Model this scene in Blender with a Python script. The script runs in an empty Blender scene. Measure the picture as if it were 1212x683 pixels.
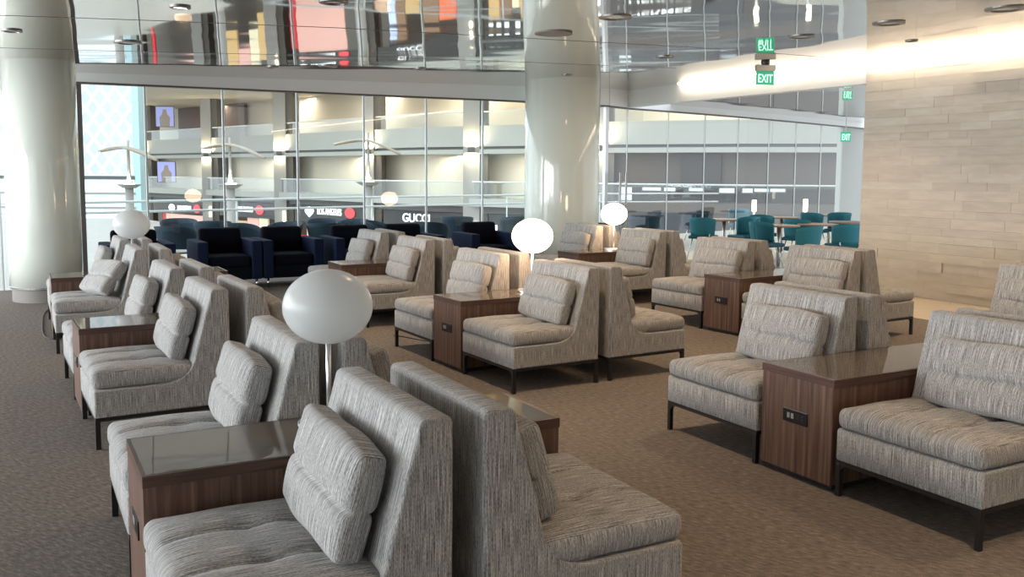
import bpy, bmesh, math, random
from mathutils import Vector, Matrix, noise
random.seed(7)
R = math.radians
C = bpy.context.scene
COL = C.collection
PI = math.pi

# ---------------------------------------------------------------- camera
F_PX, CY, PITCH, ROLL, EYE = 1075.88, 308.4, R(5.446), R(0.389), 1.6
cam_d = bpy.data.cameras.new('camera')
cam = bpy.data.objects.new('camera', cam_d)
COL.objects.link(cam)
cam_d.sensor_width = 36
cam_d.lens = F_PX / 1212 * 36
cam_d.shift_y = (CY - 341.5) / 1212
cam_d.clip_end = 300
cam.matrix_world = Matrix.Translation((0, 0, EYE)) @ Matrix.Rotation(PI / 2 - PITCH, 4, 'X') @ Matrix.Rotation(ROLL, 4, 'Z')
C.camera = cam

# ---------------------------------------------------------------- world and light
WORLD = 1.55
WORLD_LEFT = 3.6
w = bpy.data.worlds.new('world')
C.world = w
w.use_nodes = True
wn = w.node_tree
wn.nodes['Background'].inputs[0].default_value = (0.88, 0.94, 1.0, 1)
# overcast daylight, strongest from the window side at the left
_tc = wn.nodes.new('ShaderNodeTexCoord'); _dp = wn.nodes.new('ShaderNodeVectorMath'); _dp.operation = 'DOT_PRODUCT'
_dp.inputs[1].default_value = (-.90, -.15, .40)
wn.links.new(_tc.outputs['Generated'], _dp.inputs[0])
_mr = wn.nodes.new('ShaderNodeMapRange'); _mr.inputs[1].default_value = -.1; _mr.inputs[2].default_value = 1
_mr.inputs[3].default_value = WORLD; _mr.inputs[4].default_value = WORLD_LEFT
wn.links.new(_dp.outputs['Value'], _mr.inputs[0]); wn.links.new(_mr.outputs[0], wn.nodes['Background'].inputs[1])
C.view_settings.view_transform = 'Standard'
C.view_settings.look = 'None'
C.view_settings.exposure = 0.0
C.view_settings.gamma = 1
C.view_settings.use_curve_mapping = False
WINDOW_POWER = 1250.0
LED_POWER = 36.0          # warm cove strip along the stone wall
SPOT_POWER = 24.0         # warm recessed ceiling lights
LAMP_EMIT = 15.0           # the two lit globe lamps


def area_light(name, loc, sx, sy, power, col, rot=(0, 0, 0), shape='RECTANGLE', spread=PI):
    l = bpy.data.lights.new(name, 'AREA')
    l.shape = shape; l.size = sx; l.size_y = sy
    l.energy = power; l.color = col; l.spread = spread
    o = bpy.data.objects.new(name, l); COL.objects.link(o)
    o.location = loc; o.rotation_euler = rot
    return o


# added unseen area light beside and behind the viewer, standing in for window daylight
area_light('window_daylight', (-10.6, 2, 1.9), 17.0, 2.3, WINDOW_POWER, (.90, .96, 1.0), (R(90), 0, R(-90)))

# ---------------------------------------------------------------- ray helpers (photo pixel -> point on a real plane)
def ray(x, y):
    a, b = x - 606, y - CY
    c, s = math.cos(-ROLL), math.sin(-ROLL)
    u, v = c * a - s * b, s * a + c * b
    X, zc = u / F_PX, -v / F_PX
    cp, sp = math.cos(PITCH), math.sin(PITCH)
    return Vector((X, cp + sp * zc, cp * zc - sp))


def on_z(x, y, z):
    d = ray(x, y); t = (z - EYE) / d.z
    return Vector((0, 0, EYE)) + d * t


def on_y(x, y, Y):
    d = ray(x, y)
    return Vector((0, 0, EYE)) + d * (Y / d.y)


def hz(x):                       # horizon row at column x
    return 205.85 + (x - 606) * 0.0068


CA, CB, CC = 2.947, 0.026, 0.011   # the lounge ceiling climbs gently to the right and away


def ceil_z(x, y):
    return CA + CB * x + CC * y


def on_ceil(x, y):
    d = ray(x, y)
    t = (CA - EYE) / (d.z - CB * d.x - CC * d.y)
    return Vector((0, 0, EYE)) + d * t


# ---------------------------------------------------------------- materials
def new_mat(name):
    m = bpy.data.materials.new(name); m.use_nodes = True
    n = m.node_tree.nodes; l = m.node_tree.links
    return m, n, l, n['Principled BSDF']


def plain(name, col, rough=.5, metal=0, spec=.5, emit=None, estr=0, coat=0, trans=0):
    m, n, l, b = new_mat(name)
    b.inputs['Base Color'].default_value = (*col, 1)
    b.inputs['Roughness'].default_value = rough
    b.inputs['Metallic'].default_value = metal
    b.inputs['Specular IOR Level'].default_value = spec
    b.inputs['Coat Weight'].default_value = coat
    if trans: b.inputs['Transmission Weight'].default_value = trans
    if emit:
        b.inputs['Emission Color'].default_value = (*emit, 1)
        b.inputs['Emission Strength'].default_value = estr
    return m


def N(n, t, **k):
    x = n.new(t)
    for a, v in k.items():
        if hasattr(x, a): setattr(x, a, v)
        else: x.inputs[a].default_value = v
    return x


def ramp(n, pts):
    r = n.new('ShaderNodeValToRGB')
    e = r.color_ramp.elements
    while len(e) < len(pts): e.new(.5)
    for i, (p, c) in enumerate(pts):
        e[i].position = p; e[i].color = (*c, 1)
    return r


def fabric_mat():
    m, n, l, b = new_mat('woven_stripe_fabric')
    tc = n.new('ShaderNodeTexCoord')
    sp = n.new('ShaderNodeSeparateXYZ'); l.new(tc.outputs['Object'], sp.inputs[0])
    sn = n.new('ShaderNodeSeparateXYZ'); l.new(tc.outputs['Normal'], sn.inputs[0])
    ab = N(n, 'ShaderNodeMath', operation='ABSOLUTE'); l.new(sn.outputs['Y'], ab.inputs[0])
    gt = N(n, 'ShaderNodeMath', operation='GREATER_THAN'); gt.inputs[1].default_value = .75
    l.new(ab.outputs[0], gt.inputs[0])
    # across = y on front/top/back faces, x on the side faces ; along = the other ones
    mix = N(n, 'ShaderNodeMix', data_type='FLOAT')
    l.new(gt.outputs[0], mix.inputs[0]); l.new(sp.outputs['Y'], mix.inputs[2]); l.new(sp.outputs['X'], mix.inputs[3])
    al = N(n, 'ShaderNodeMath', operation='ADD'); l.new(sp.outputs['X'], al.inputs[0]); l.new(sp.outputs['Z'], al.inputs[1])
    mz = N(n, 'ShaderNodeMix', data_type='FLOAT')
    l.new(gt.outputs[0], mz.inputs[0]); l.new(al.outputs[0], mz.inputs[2]); l.new(sp.outputs['Z'], mz.inputs[3])
    cb = n.new('ShaderNodeCombineXYZ'); l.new(mix.outputs[0], cb.inputs[0]); l.new(mz.outputs[0], cb.inputs[1])
    mp = N(n, 'ShaderNodeMapping'); mp.inputs['Scale'].default_value = (340, 9, 1); l.new(cb.outputs[0], mp.inputs[0])
    n1 = N(n, 'ShaderNodeTexNoise'); n1.inputs['Scale'].default_value = 1; n1.inputs['Detail'].default_value = 2
    l.new(mp.outputs[0], n1.inputs['Vector'])
    mp2 = N(n, 'ShaderNodeMapping'); mp2.inputs['Scale'].default_value = (420, 90, 1); l.new(cb.outputs[0], mp2.inputs[0])
    n2 = N(n, 'ShaderNodeTexNoise'); n2.inputs['Scale'].default_value = 1; n2.inputs['Detail'].default_value = 1
    l.new(mp2.outputs[0], n2.inputs['Vector'])
    mx = N(n, 'ShaderNodeMix', data_type='FLOAT'); mx.inputs[0].default_value = .35
    l.new(n1.outputs['Fac'], mx.inputs[2]); l.new(n2.outputs['Fac'], mx.inputs[3])
    rp = ramp(n, [(.37, (.13, .13, .134)), (.46, (.30, .294, .288)), (.55, (.485, .474, .455)), (.65, (.72, .705, .68))])
    l.new(mx.outputs[0], rp.inputs[0])
    l.new(rp.outputs[0], b.inputs['Base Color'])
    b.inputs['Roughness'].default_value = .95
    b.inputs['Specular IOR Level'].default_value = .15
    b.inputs['Sheen Weight'].default_value = .15
    bp = N(n, 'ShaderNodeBump'); bp.inputs['Strength'].default_value = .45; bp.inputs['Distance'].default_value = .003
    n3 = N(n, 'ShaderNodeTexNoise'); n3.inputs['Scale'].default_value = 9; n3.inputs['Detail'].default_value = 3
    l.new(tc.outputs['Object'], n3.inputs['Vector'])
    bp2 = N(n, 'ShaderNodeBump'); bp2.inputs['Strength'].default_value = .22; bp2.inputs['Distance'].default_value = .012
    l.new(n3.outputs['Fac'], bp2.inputs['Height']); l.new(mx.outputs[0], bp.inputs['Height'])
    l.new(bp2.outputs[0], bp.inputs['Normal']); l.new(bp.outputs[0], b.inputs['Normal'])
    return m


def wood_mat(name, c0, c1, c2, horizontal=False):
    m, n, l, b = new_mat(name)
    tc = n.new('ShaderNodeTexCoord')
    mp = N(n, 'ShaderNodeMapping')
    mp.inputs['Scale'].default_value = (1.5, 1.5, 30) if horizontal else (26, 26, 1.2)
    l.new(tc.outputs['Object'], mp.inputs[0])
    n1 = N(n, 'ShaderNodeTexNoise'); n1.inputs['Scale'].default_value = 1.6; n1.inputs['Detail'].default_value = 7
    n1.inputs['Distortion'].default_value = .5
    l.new(mp.outputs[0], n1.inputs['Vector'])
    rp = ramp(n, [(.3, c0), (.52, c1), (.72, c2)])
    l.new(n1.outputs['Fac'], rp.inputs[0]); l.new(rp.outputs[0], b.inputs['Base Color'])
    b.inputs['Roughness'].default_value = .38
    return m


def carpet_mat():
    m, n, l, b = new_mat('brown_loop_carpet')
    tc = n.new('ShaderNodeTexCoord')
    rt = N(n, 'ShaderNodeMapping'); rt.inputs['Rotation'].default_value = (0, 0, R(30)); l.new(tc.outputs['Object'], rt.inputs[0])
    mp = N(n, 'ShaderNodeMapping'); mp.inputs['Scale'].default_value = (22, 75, 1); l.new(rt.outputs[0], mp.inputs[0])
    n1 = N(n, 'ShaderNodeTexNoise'); n1.inputs['Scale'].default_value = 1; n1.inputs['Detail'].default_value = 3
    l.new(mp.outputs[0], n1.inputs['Vector'])
    n2 = N(n, 'ShaderNodeTexNoise'); n2.inputs['Scale'].default_value = 240; n2.inputs['Detail'].default_value = 2
    l.new(tc.outputs['Object'], n2.inputs['Vector'])
    mx = N(n, 'ShaderNodeMix', data_type='FLOAT'); mx.inputs[0].default_value = .45
    l.new(n1.outputs['Fac'], mx.inputs[2]); l.new(n2.outputs['Fac'], mx.inputs[3])
    rp = ramp(n, [(.32, (.105, .089, .077)), (.5, (.205, .177, .154)), (.68, (.36, .32, .285))])
    l.new(mx.outputs[0], rp.inputs[0]); l.new(rp.outputs[0], b.inputs['Base Color'])
    b.inputs['Roughness'].default_value = 1; b.inputs['Specular IOR Level'].default_value = .1
    bp = N(n, 'ShaderNodeBump'); bp.inputs['Strength'].default_value = .6; bp.inputs['Distance'].default_value = .006
    l.new(mx.outputs[0], bp.inputs['Height']); l.new(bp.outputs[0], b.inputs['Normal'])
    return m


def tile_mat(name, c0, c1, rough):
    m, n, l, b = new_mat(name)
    tc = n.new('ShaderNodeTexCoord')
    rt = N(n, 'ShaderNodeMapping'); rt.inputs['Rotation'].default_value = (0, 0, R(30)); l.new(tc.outputs['Object'], rt.inputs[0])
    br = N(n, 'ShaderNodeTexBrick'); l.new(rt.outputs[0], br.inputs['Vector'])
    br.inputs['Color1'].default_value = (*c0, 1); br.inputs['Color2'].default_value = (*c1, 1)
    br.inputs['Mortar'].default_value = (*[x * .6 for x in c0], 1)
    br.inputs['Scale'].default_value = 1; br.inputs['Mortar Size'].default_value = .004
    br.inputs['Brick Width'].default_value = .9; br.inputs['Row Height'].default_value = .6
    l.new(br.outputs[0], b.inputs['Base Color'])
    b.inputs['Roughness'].default_value = rough
    return m


def stone_mat(name, col):
    m, n, l, b = new_mat(name)
    tc = n.new('ShaderNodeTexCoord')
    mp = N(n, 'ShaderNodeMapping'); mp.inputs['Scale'].default_value = (3, 3, 14); l.new(tc.outputs['Object'], mp.inputs[0])
    n1 = N(n, 'ShaderNodeTexNoise'); n1.inputs['Scale'].default_value = 1.2; n1.inputs['Detail'].default_value = 5
    l.new(mp.outputs[0], n1.inputs['Vector'])
    rp = ramp(n, [(.3, tuple(c * .92 for c in col)), (.7, tuple(min(1, c * 1.07) for c in col))])
    l.new(n1.outputs['Fac'], rp.inputs[0]); l.new(rp.outputs[0], b.inputs['Base Color'])
    b.inputs['Roughness'].default_value = .75
    return m


def mirror_ceiling_mat():
    m, n, l, b = new_mat('polished_ceiling_film')
    b.inputs['Base Color'].default_value = (.62, .585, .55, 1)
    b.inputs['Metallic'].default_value = 1
    b.inputs['Roughness'].default_value = .035
    tc = n.new('ShaderNodeTexCoord')
    mp = N(n, 'ShaderNodeMapping'); mp.inputs['Scale'].default_value = (.55, .9, 1); l.new(tc.outputs['Object'], mp.inputs[0])
    n1 = N(n, 'ShaderNodeTexNoise'); n1.inputs['Scale'].default_value = 1.0; n1.inputs['Detail'].default_value = 1
    l.new(mp.outputs[0], n1.inputs['Vector'])
    bp = N(n, 'ShaderNodeBump'); bp.inputs['Strength'].default_value = 1; bp.inputs['Distance'].default_value = .010
    l.new(n1.outputs['Fac'], bp.inputs['Height']); l.new(bp.outputs[0], b.inputs['Normal'])
    return m


def glass_mat(name, tint=(.93, .965, .955), ior=1.5):
    m = bpy.data.materials.new(name); m.use_nodes = True
    n = m.node_tree.nodes; l = m.node_tree.links; n.clear()
    o = n.new('ShaderNodeOutputMaterial'); mx = n.new('ShaderNodeMixShader')
    t = n.new('ShaderNodeBsdfTransparent'); t.inputs[0].default_value = (*tint, 1)
    g = n.new('ShaderNodeBsdfGlossy'); g.inputs['Roughness'].default_value = 0
    f = n.new('ShaderNodeFresnel'); f.inputs['IOR'].default_value = ior
    ge = n.new('ShaderNodeNewGeometry')
    inv = N(n, 'ShaderNodeMath', operation='SUBTRACT'); inv.inputs[0].default_value = 1; l.new(ge.outputs['Backfacing'], inv.inputs[1])
    mu = N(n, 'ShaderNodeMath', operation='MULTIPLY'); l.new(f.outputs[0], mu.inputs[0]); l.new(inv.outputs[0], mu.inputs[1])
    m2 = N(n, 'ShaderNodeMath', operation='MULTIPLY'); m2.inputs[1].default_value = 1.7; m2.use_clamp = True; l.new(mu.outputs[0], m2.inputs[0])
    l.new(m2.outputs[0], mx.inputs[0]); l.new(t.outputs[0], mx.inputs[1]); l.new(g.outputs[0], mx.inputs[2])
    l.new(mx.outputs[0], o.inputs[0])
    return m


def diamond_mat():
    m, n, l, b = new_mat('backlit_diamond_screen')
    tc = n.new('ShaderNodeTexCoord')
    sp = n.new('ShaderNodeSeparateXYZ'); l.new(tc.outputs['Object'], sp.inputs[0])

    def tri(sign):
        a = N(n, 'ShaderNodeMath', operation='MULTIPLY'); a.inputs[1].default_value = sign * 1.35
        l.new(sp.outputs['X'], a.inputs[0])
        z = N(n, 'ShaderNodeMath', operation='ADD'); l.new(a.outputs[0], z.inputs[0]); l.new(sp.outputs['Z'], z.inputs[1])
        p = N(n, 'ShaderNodeMath', operation='PINGPONG'); p.inputs[1].default_value = .42; l.new(z.outputs[0], p.inputs[0])
        g = N(n, 'ShaderNodeMath', operation='GREATER_THAN'); g.inputs[1].default_value = .13; l.new(p.outputs[0], g.inputs[0])
        return g
    t1, t2 = tri(1), tri(-1)
    mu = N(n, 'ShaderNodeMath', operation='MULTIPLY'); l.new(t1.outputs[0], mu.inputs[0]); l.new(t2.outputs[0], mu.inputs[1])
    ns = N(n, 'ShaderNodeTexNoise'); ns.inputs['Scale'].default_value = .5; l.new(tc.outputs['Object'], ns.inputs['Vector'])
    m2 = N(n, 'ShaderNodeMath', operation='MULTIPLY'); l.new(mu.outputs[0], m2.inputs[0]); l.new(ns.outputs['Fac'], m2.inputs[1])
    rp = ramp(n, [(0, (.88, .95, 1.0)), (1, (.40, .54, .82))]); l.new(m2.outputs[0], rp.inputs[0])
    l.new(rp.outputs[0], b.inputs['Emission Color']); b.inputs['Emission Strength'].default_value = 1.0
    b.inputs['Base Color'].default_value = (.2, .2, .2, 1)
    return m


M = dict(
    fabric=fabric_mat(), carpet=carpet_mat(),
    walnut=wood_mat('walnut_veneer', (.07, .036, .025), (.15, .082, .057), (.25, .15, .105)),
    walnut_edge=wood_mat('walnut_edge_band', (.05, .026, .018), (.10, .05, .035), (.16, .09, .062), True),
    oak=wood_mat('oak_table_wood', (.22, .12, .07), (.33, .2, .13), (.42, .28, .19), True),
    tile=tile_mat('pale_stone_tile', (.5, .47, .42), (.55, .52, .47), .22),
    terrace=tile_mat('cream_terrace_tile', (.40, .375, .33), (.44, .41, .36), .3),
    aisle=tile_mat('beige_stone_aisle', (.58, .5, .38), (.62, .53, .41), .35),
    ceiling=mirror_ceiling_mat(), glass=glass_mat('clear_glazing'), railglass=glass_mat('rail_glass', (.9, .93, .93)),
    black=plain('black_powder_metal', (.012, .011, .011), .45),
    chrome=plain('brushed_chrome', (.62, .63, .64), .22, 1),
    pole=plain('satin_lamp_pole', (.8, .81, .82), .38, 1),
    steel=plain('satin_steel', (.5, .5, .49), .35, 1),
    white=plain('white_plaster', (.74, .75, .74), .6),
    soffit=plain('pale_blue_grey_plaster', (.84, .87, .88), .45),
    endwall=plain('grey_end_wall', (.42, .44, .42), .6),
    column=plain('glossy_celadon_lacquer', (.80, .85, .77), .09, coat=.6),
    plinth=plain('grey_column_plinth', (.26, .24, .22), .5),
    post=plain('dark_steel_post', (.10, .09, .085), .4),
    fin=plain('white_glazing_fin', (.62, .66, .67), .3),
    tabletop=plain('smoked_back_painted_glass', (.17, .145, .12), .03, spec=.45),
    navy=plain('navy_wool', (.004, .005, .011), .9, spec=.12),
    navy_arm=plain('navy_wool_arm', (.008, .016, .045), .85, spec=.15),  # same wool as the seat; daylight on the arms put into the colour
    tub=plain('slate_blue_upholstery', (.016, .033, .052), .7, spec=.25),
    teal=plain('teal_upholstery', (.02, .155, .20), .6, spec=.3),
    tealdark=plain('deep_teal_seat', (.012, .08, .11), .6, spec=.3),
    opal=plain('opal_glass', (.78, .80, .80), .28, spec=.4),
    socket=plain('black_socket_plate', (.01, .01, .01), .3),
    socket_in=plain('socket_inlay', (.35, .35, .33), .4),
    led=plain('led_strip', (1, 1, 1), .5, emit=(1, .84, .62), estr=9),
    downglow=plain('downlight_lens', (.9, .9, .85), .4, emit=(1, .86, .68), estr=5),
    fixture=plain('fixture_metal', (.22, .21, .2), .35, .6),
    green=plain('exit_green', (.5, .9, .7), .4, emit=(.55, 1, .75), estr=1.5),
    exitglass=plain('exit_panel', (.03, .22, .13), .15, emit=(.03, .42, .22), estr=.8),
)
_m, _n, _l, _b = new_mat('lit_opal_glass')
_b.inputs['Base Color'].default_value = (.9, .88, .84, 1)
_b.inputs['Emission Color'].default_value = (1, .68, .42, 1); _b.inputs['Emission Strength'].default_value = LAMP_EMIT
M['lit'] = _m
_m, _n, _l, _b = new_mat('opal_translucent_glass')
_b.inputs['Base Color'].default_value = (.85, .87, .87, 1); _b.inputs['Roughness'].default_value = .25
_t = _n.new('ShaderNodeBsdfTranslucent'); _t.inputs[0].default_value = (.9, .92, .92, 1)
_x = _n.new('ShaderNodeMixShader'); _x.inputs[0].default_value = .45
_l.new(_b.outputs[0], _x.inputs[1]); _l.new(_t.outputs[0], _x.inputs[2]); _l.new(_x.outputs[0], _n['Material Output'].inputs[0])
M['opal'] = _m
for k, c in enumerate([(.57, .52, .45), (.60, .55, .475), (.555, .505, .435), (.62, .58, .51)]):
    M['stone%d' % k] = stone_mat('limestone_block', c)


# ---------------------------------------------------------------- mesh helpers
def put(name, bm, m, parent=None, smooth=False, loc=None, rotz=0):
    me = bpy.data.meshes.new(name)
    bm.normal_update(); bm.to_mesh(me); bm.free()
    for mm in (m if isinstance(m, (list, tuple)) else [m]): me.materials.append(mm)
    if smooth:
        for p in me.polygons: p.use_smooth = True
    o = bpy.data.objects.new(name, me); COL.objects.link(o)
    if parent: o.parent = parent
    if loc is not None: o.location = loc
    o.rotation_euler = (0, 0, rotz)
    return o


def tag(o, label=None, cat=None, group=None, kind=None):
    if label: o['label'] = label
    if cat: o['category'] = cat
    if group: o['group'] = group
    if kind: o['kind'] = kind
    return o


def thing(name, label, cat, loc=(0, 0, 0), rotz=0, group=None):
    o = bpy.data.objects.new(name, None); COL.objects.link(o)
    o.empty_display_size = .1
    o.location = loc; o.rotation_euler = (0, 0, rotz)
    return tag(o, label, cat, group)


def copy_tree(o, parent=None):
    c = o.copy(); COL.objects.link(c)
    if parent: c.parent = parent
    for ch in list(o.children): copy_tree(ch, c)
    return c


def box(bm, x0, x1, y0, y1, z0, z1, bev=0, mat=0):
    vs = [bm.verts.new((x, y, z)) for x in (x0, x1) for y in (y0, y1) for z in (z0, z1)]
    fs = [bm.faces.new([vs[i] for i in q]) for q in
          ((0, 1, 3, 2), (4, 6, 7, 5), (0, 4, 5, 1), (2, 3, 7, 6), (0, 2, 6, 4), (1, 5, 7, 3))]
    for f in fs: f.material_index = mat
    if bev:
        es = list({e for f in fs for e in f.edges})
        bmesh.ops.bevel(bm, geom=es, offset=bev, segments=2, profile=.6, affect='EDGES', material=-1)
    return fs


def obox(bm, p, d, wdt, dep, z0, z1, mat=0):
    """box with its front-left corner at p (x,y), running wdt along unit dir d and dep to the left normal of d"""
    nx, ny = -d[1], d[0]
    q = [(p[0], p[1]), (p[0] + d[0] * wdt, p[1] + d[1] * wdt),
         (p[0] + d[0] * wdt + nx * dep, p[1] + d[1] * wdt + ny * dep), (p[0] + nx * dep, p[1] + ny * dep)]
    prism(bm, q, z0, z1, mat)


def prism(bm, poly, z0, z1, mat=0):
    a = [bm.verts.new((x, y, z0 if not callable(z0) else z0(x, y))) for x, y in poly]
    b = [bm.verts.new((x, y, z1 if not callable(z1) else z1(x, y))) for x, y in poly]
    n = len(poly); fs = [bm.faces.new(a[::-1]), bm.faces.new(b)]
    for i in range(n): fs.append(bm.faces.new((a[i], a[(i + 1) % n], b[(i + 1) % n], b[i])))
    for f in fs: f.material_index = mat
    bmesh.ops.recalc_face_normals(bm, faces=fs)


def lathe(bm, prof, seg=32, cx=0, cy=0):
    rings = []
    for r, z in prof:
        if r < 1e-6: rings.append([bm.verts.new((cx, cy, z))])
        else: rings.append([bm.verts.new((cx + r * math.cos(2 * PI * i / seg), cy + r * math.sin(2 * PI * i / seg), z)) for i in range(seg)])
    for a, b in zip(rings, rings[1:]):
        for i in range(seg):
            j = (i + 1) % seg
            if len(a) == 1 and len(b) == 1: continue
            if len(a) == 1: bm.faces.new((a[0], b[j], b[i]))
            elif len(b) == 1: bm.faces.new((a[i], a[j], b[0]))
            else: bm.faces.new((a[i], a[j], b[j], b[i]))
    for ring in (rings[0], rings[-1]):
        if len(ring) > 1:
            try: bm.faces.new(ring)
            except ValueError: pass
    bmesh.ops.recalc_face_normals(bm, faces=bm.faces)


def tube(bm, pts, r, seg=8, radii=None):
    pts = [Vector(p) for p in pts]; rings = []
    for i, p in enumerate(pts):
        t = (pts[min(i + 1, len(pts) - 1)] - pts[max(i - 1, 0)]).normalized()
        up = Vector((0, 0, 1)) if abs(t.z) < .95 else Vector((1, 0, 0))
        a = t.cross(up).normalized(); b = t.cross(a)
        rr = radii[i] if radii else r
        rings.append([bm.verts.new(p + a * math.cos(2 * PI * k / seg) * rr + b * math.sin(2 * PI * k / seg) * rr) for k in range(seg)])
    for A, B in zip(rings, rings[1:]):
        for k in range(seg): bm.faces.new((A[k], A[(k + 1) % seg], B[(k + 1) % seg], B[k]))
    bm.faces.new(rings[0][::-1]); bm.faces.new(rings[-1])
    bmesh.ops.recalc_face_normals(bm, faces=bm.faces)


def soft_box(half, r, n, shape):
    """rounded cushion: cube-surface grid pushed to a rounded box, then shaped by shape(x, y, z, a, b, c)"""
    bm = bmesh.new(); cache = {}
    hx, hy, hz_ = half

    def samples(k, h):
        inner = max(h - r, 1e-4); o = []
        for i in range(5): o.append(-h + r * (1 - math.cos(i / 4 * PI / 2)) * 1.0)
        for i in range(1, k): o.append(-inner + 2 * inner * i / k)
        for i in range(4, -1, -1): o.append(h - r * (1 - math.cos(i / 4 * PI / 2)))
        return o
    S = [samples(n[0], hx), samples(n[1], hy), samples(n[2], hz_)]

    def vert(x, y, z):
        k = (round(x, 5), round(y, 5), round(z, 5))
        if k not in cache:
            p = Vector((x, y, z))
            q = Vector((max(-hx + r, min(hx - r, x)), max(-hy + r, min(hy - r, y)), max(-hz_ + r, min(hz_ - r, z))))
            d = p - q
            if d.length > 1e-7: p = q + d.normalized() * r
            cache[k] = bm.verts.new(shape(p.x, p.y, p.z, p.x / hx, p.y / hy, p.z / hz_))
        return cache[k]
    for ax in range(3):
        u, v = [(1, 2), (2, 0), (0, 1)][ax]
        for sgn in (-1, 1):
            for i in range(len(S[u]) - 1):
                for j in range(len(S[v]) - 1):
                    c = []
                    for (a, b) in ((i, j), (i + 1, j), (i + 1, j + 1), (i, j + 1)):
                        p = [0, 0, 0]; p[ax] = sgn * half[ax]; p[u] = S[u][a]; p[v] = S[v][b]
                        c.append(vert(*p))
                    if len(set(c)) < 3: continue
                    if sgn < 0: c = c[::-1]
                    try: bm.faces.new(c)
                    except ValueError: pass
    return bm


def struct(name, bm, m, smooth=False, label=None):
    o = put(name, bm, m, None, smooth); o['kind'] = 'structure'
    if label: o['label'] = label
    return o


# ================================================================ THE ROOM
TH = R(30)
U = Vector((math.cos(TH), math.sin(TH)))      # front/back of the seats
V = Vector((-math.sin(TH), math.cos(TH)))     # along the rows, away from the camera


def uv(u, v): return (U.x * u + V.x * v, U.y * u + V.y * v)


# glass line: image column -> plan point, head of glazing at 2.853
GV = 13.90            # the left run of glass is straight, parallel to the seat backs


def head(x, y=0): return 2.872 + .011 * min(0, x)


GL = [(-130, 104.5), (-20, 104.5), (90, 103.3), (240, 99.3), (440, 93.8), (620, 84.7), (742, 77.8), (880, 68.2), (1018, 56.5), (1100, 49)]


def lerp_tab(tab, x):
    for (a, p), (b, q) in zip(tab, tab[1:]):
        if x <= b or (b, q) == tab[-1]:
            return p + (q - p) * (x - a) / (b - a)


def gpt(x):
    # smooth (average of neighbours) of the tabulated heights
    h = (lerp_tab(GL, x - 45) + 2 * lerp_tab(GL, x) + lerp_tab(GL, x + 45)) / 4
    d = (2.872 - EYE) * F_PX / h
    k = (x - 606) / F_PX
    ds = GV / (.866 - .5 * k)
    if x < 742: d = ds
    r = ray(x, hz(x) - h)
    return Vector((r.x / r.y * d, d))


joints = [-75, -5, 90, 172, 264, 352, 431, 505, 572, 640, 719, 743, 791.5, 835, 874.5, 911, 943, 972.7, 997]
gp = [gpt(x) for x in joints]

# ---- floors
bm = bmesh.new()
ew = [uv(9.1, -9), uv(9.1, 14.5)]
poly = [(-9, -6), (ew[0][0], -6)] + [ew[1]] + [(p.x, p.y) for p in reversed(gp[:12])] + [(-11, 12.4), (-11, -6)]
poly = [(-11, -6), uv(9.1, -10.5), ew[1]] + [tuple(p) for p in reversed([q for q in gp if (q.x * U.x + q.y * U.y) < 9.1])] + [(-11, 12.6)]
prism(bm, poly, -.05, 0)
o = struct('floor', bm, M['carpet'], label='brown loop carpet of the lounge')
bm = bmesh.new()
ind = [q for q in gp if (q.x * U.x + q.y * U.y) >= 9.1]
g2 = gpt(1018)
prism(bm, [uv(9.1, -10.5), uv(10.7, -10.5), uv(10.7, 8.66), uv(16.5, 8.66), uv(19.2, 15.5), tuple(g2)] + [tuple(p) for p in reversed(ind)] + [ew[1]], -.06, -.002)
struct('floor_stone', bm, M['aisle'], label='beige stone floor beside the stone wall and dining area')
# terrace outside the glazing
bm = bmesh.new()
def terr(x, D): return Vector(((x - 606) / F_PX * D, D))
outer = [terr(-140, 31), terr(165, 31), terr(200, 28.5), terr(250, 25.5), terr(290, 23.5), terr(340, 19.5)] + [gpt(x) + Vector((-.25, .97)) * 4.3 for x in (410, 505, 640, 791, 943, 1090)]
prism(bm, [tuple(p + Vector((0, .03))) for p in gp] + [tuple(g2 + Vector((1.5, 1.5)))] + [tuple(p) for p in reversed(outer)], -.35, -.004)
struct('floor_terrace', bm, M['terrace'], label='cream tiled terrace outside the glazing')

# ---- ceiling (polished, gently sloping)
bm = bmesh.new()
sl = uv(10.67, 9.1)
cp_ = [(-12, -7), uv(10.85, -12), uv(10.85, 0), sl] + [tuple(p) for p in reversed([q for q in gp if (q.x * U.x + q.y * U.y) < 10.75])] + [(-12, 12.9)]
prism(bm, cp_, ceil_z, lambda x, y: ceil_z(x, y) + .12)
struct('ceiling', bm, M['ceiling'], label='polished reflective ceiling over the lounge')
# panel joints of the ceiling
for k, pts in enumerate([[(-60, 16), (200, 25), (400, 33), (620, 45), (820, 56), (1035, 72)], [(-60, 55), (200, 62), (400, 66), (620, 73.5), (800, 81)]]):
    bm = bmesh.new()
    P = [on_ceil(*p) for p in pts]
    for a, b in zip(P, P[1:]):
        n = Vector((-(b - a).y, (b - a).x, 0)).normalized() * .011
        vs = [bm.verts.new(q - Vector((0, 0, .0015))) for q in (a - n, b - n, b + n, a + n)]
        vt = [bm.verts.new(v.co + Vector((0, 0, .004))) for v in vs]
        bm.faces.new(vs[::-1]); bm.faces.new(vt)
        for i in range(4): bm.faces.new((vs[i], vs[(i + 1) % 4], vt[(i + 1) % 4], vt[i]))
    struct('trim_%d' % (k + 1), bm, M['post'], label='thin dark joint of the ceiling panels')

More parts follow.
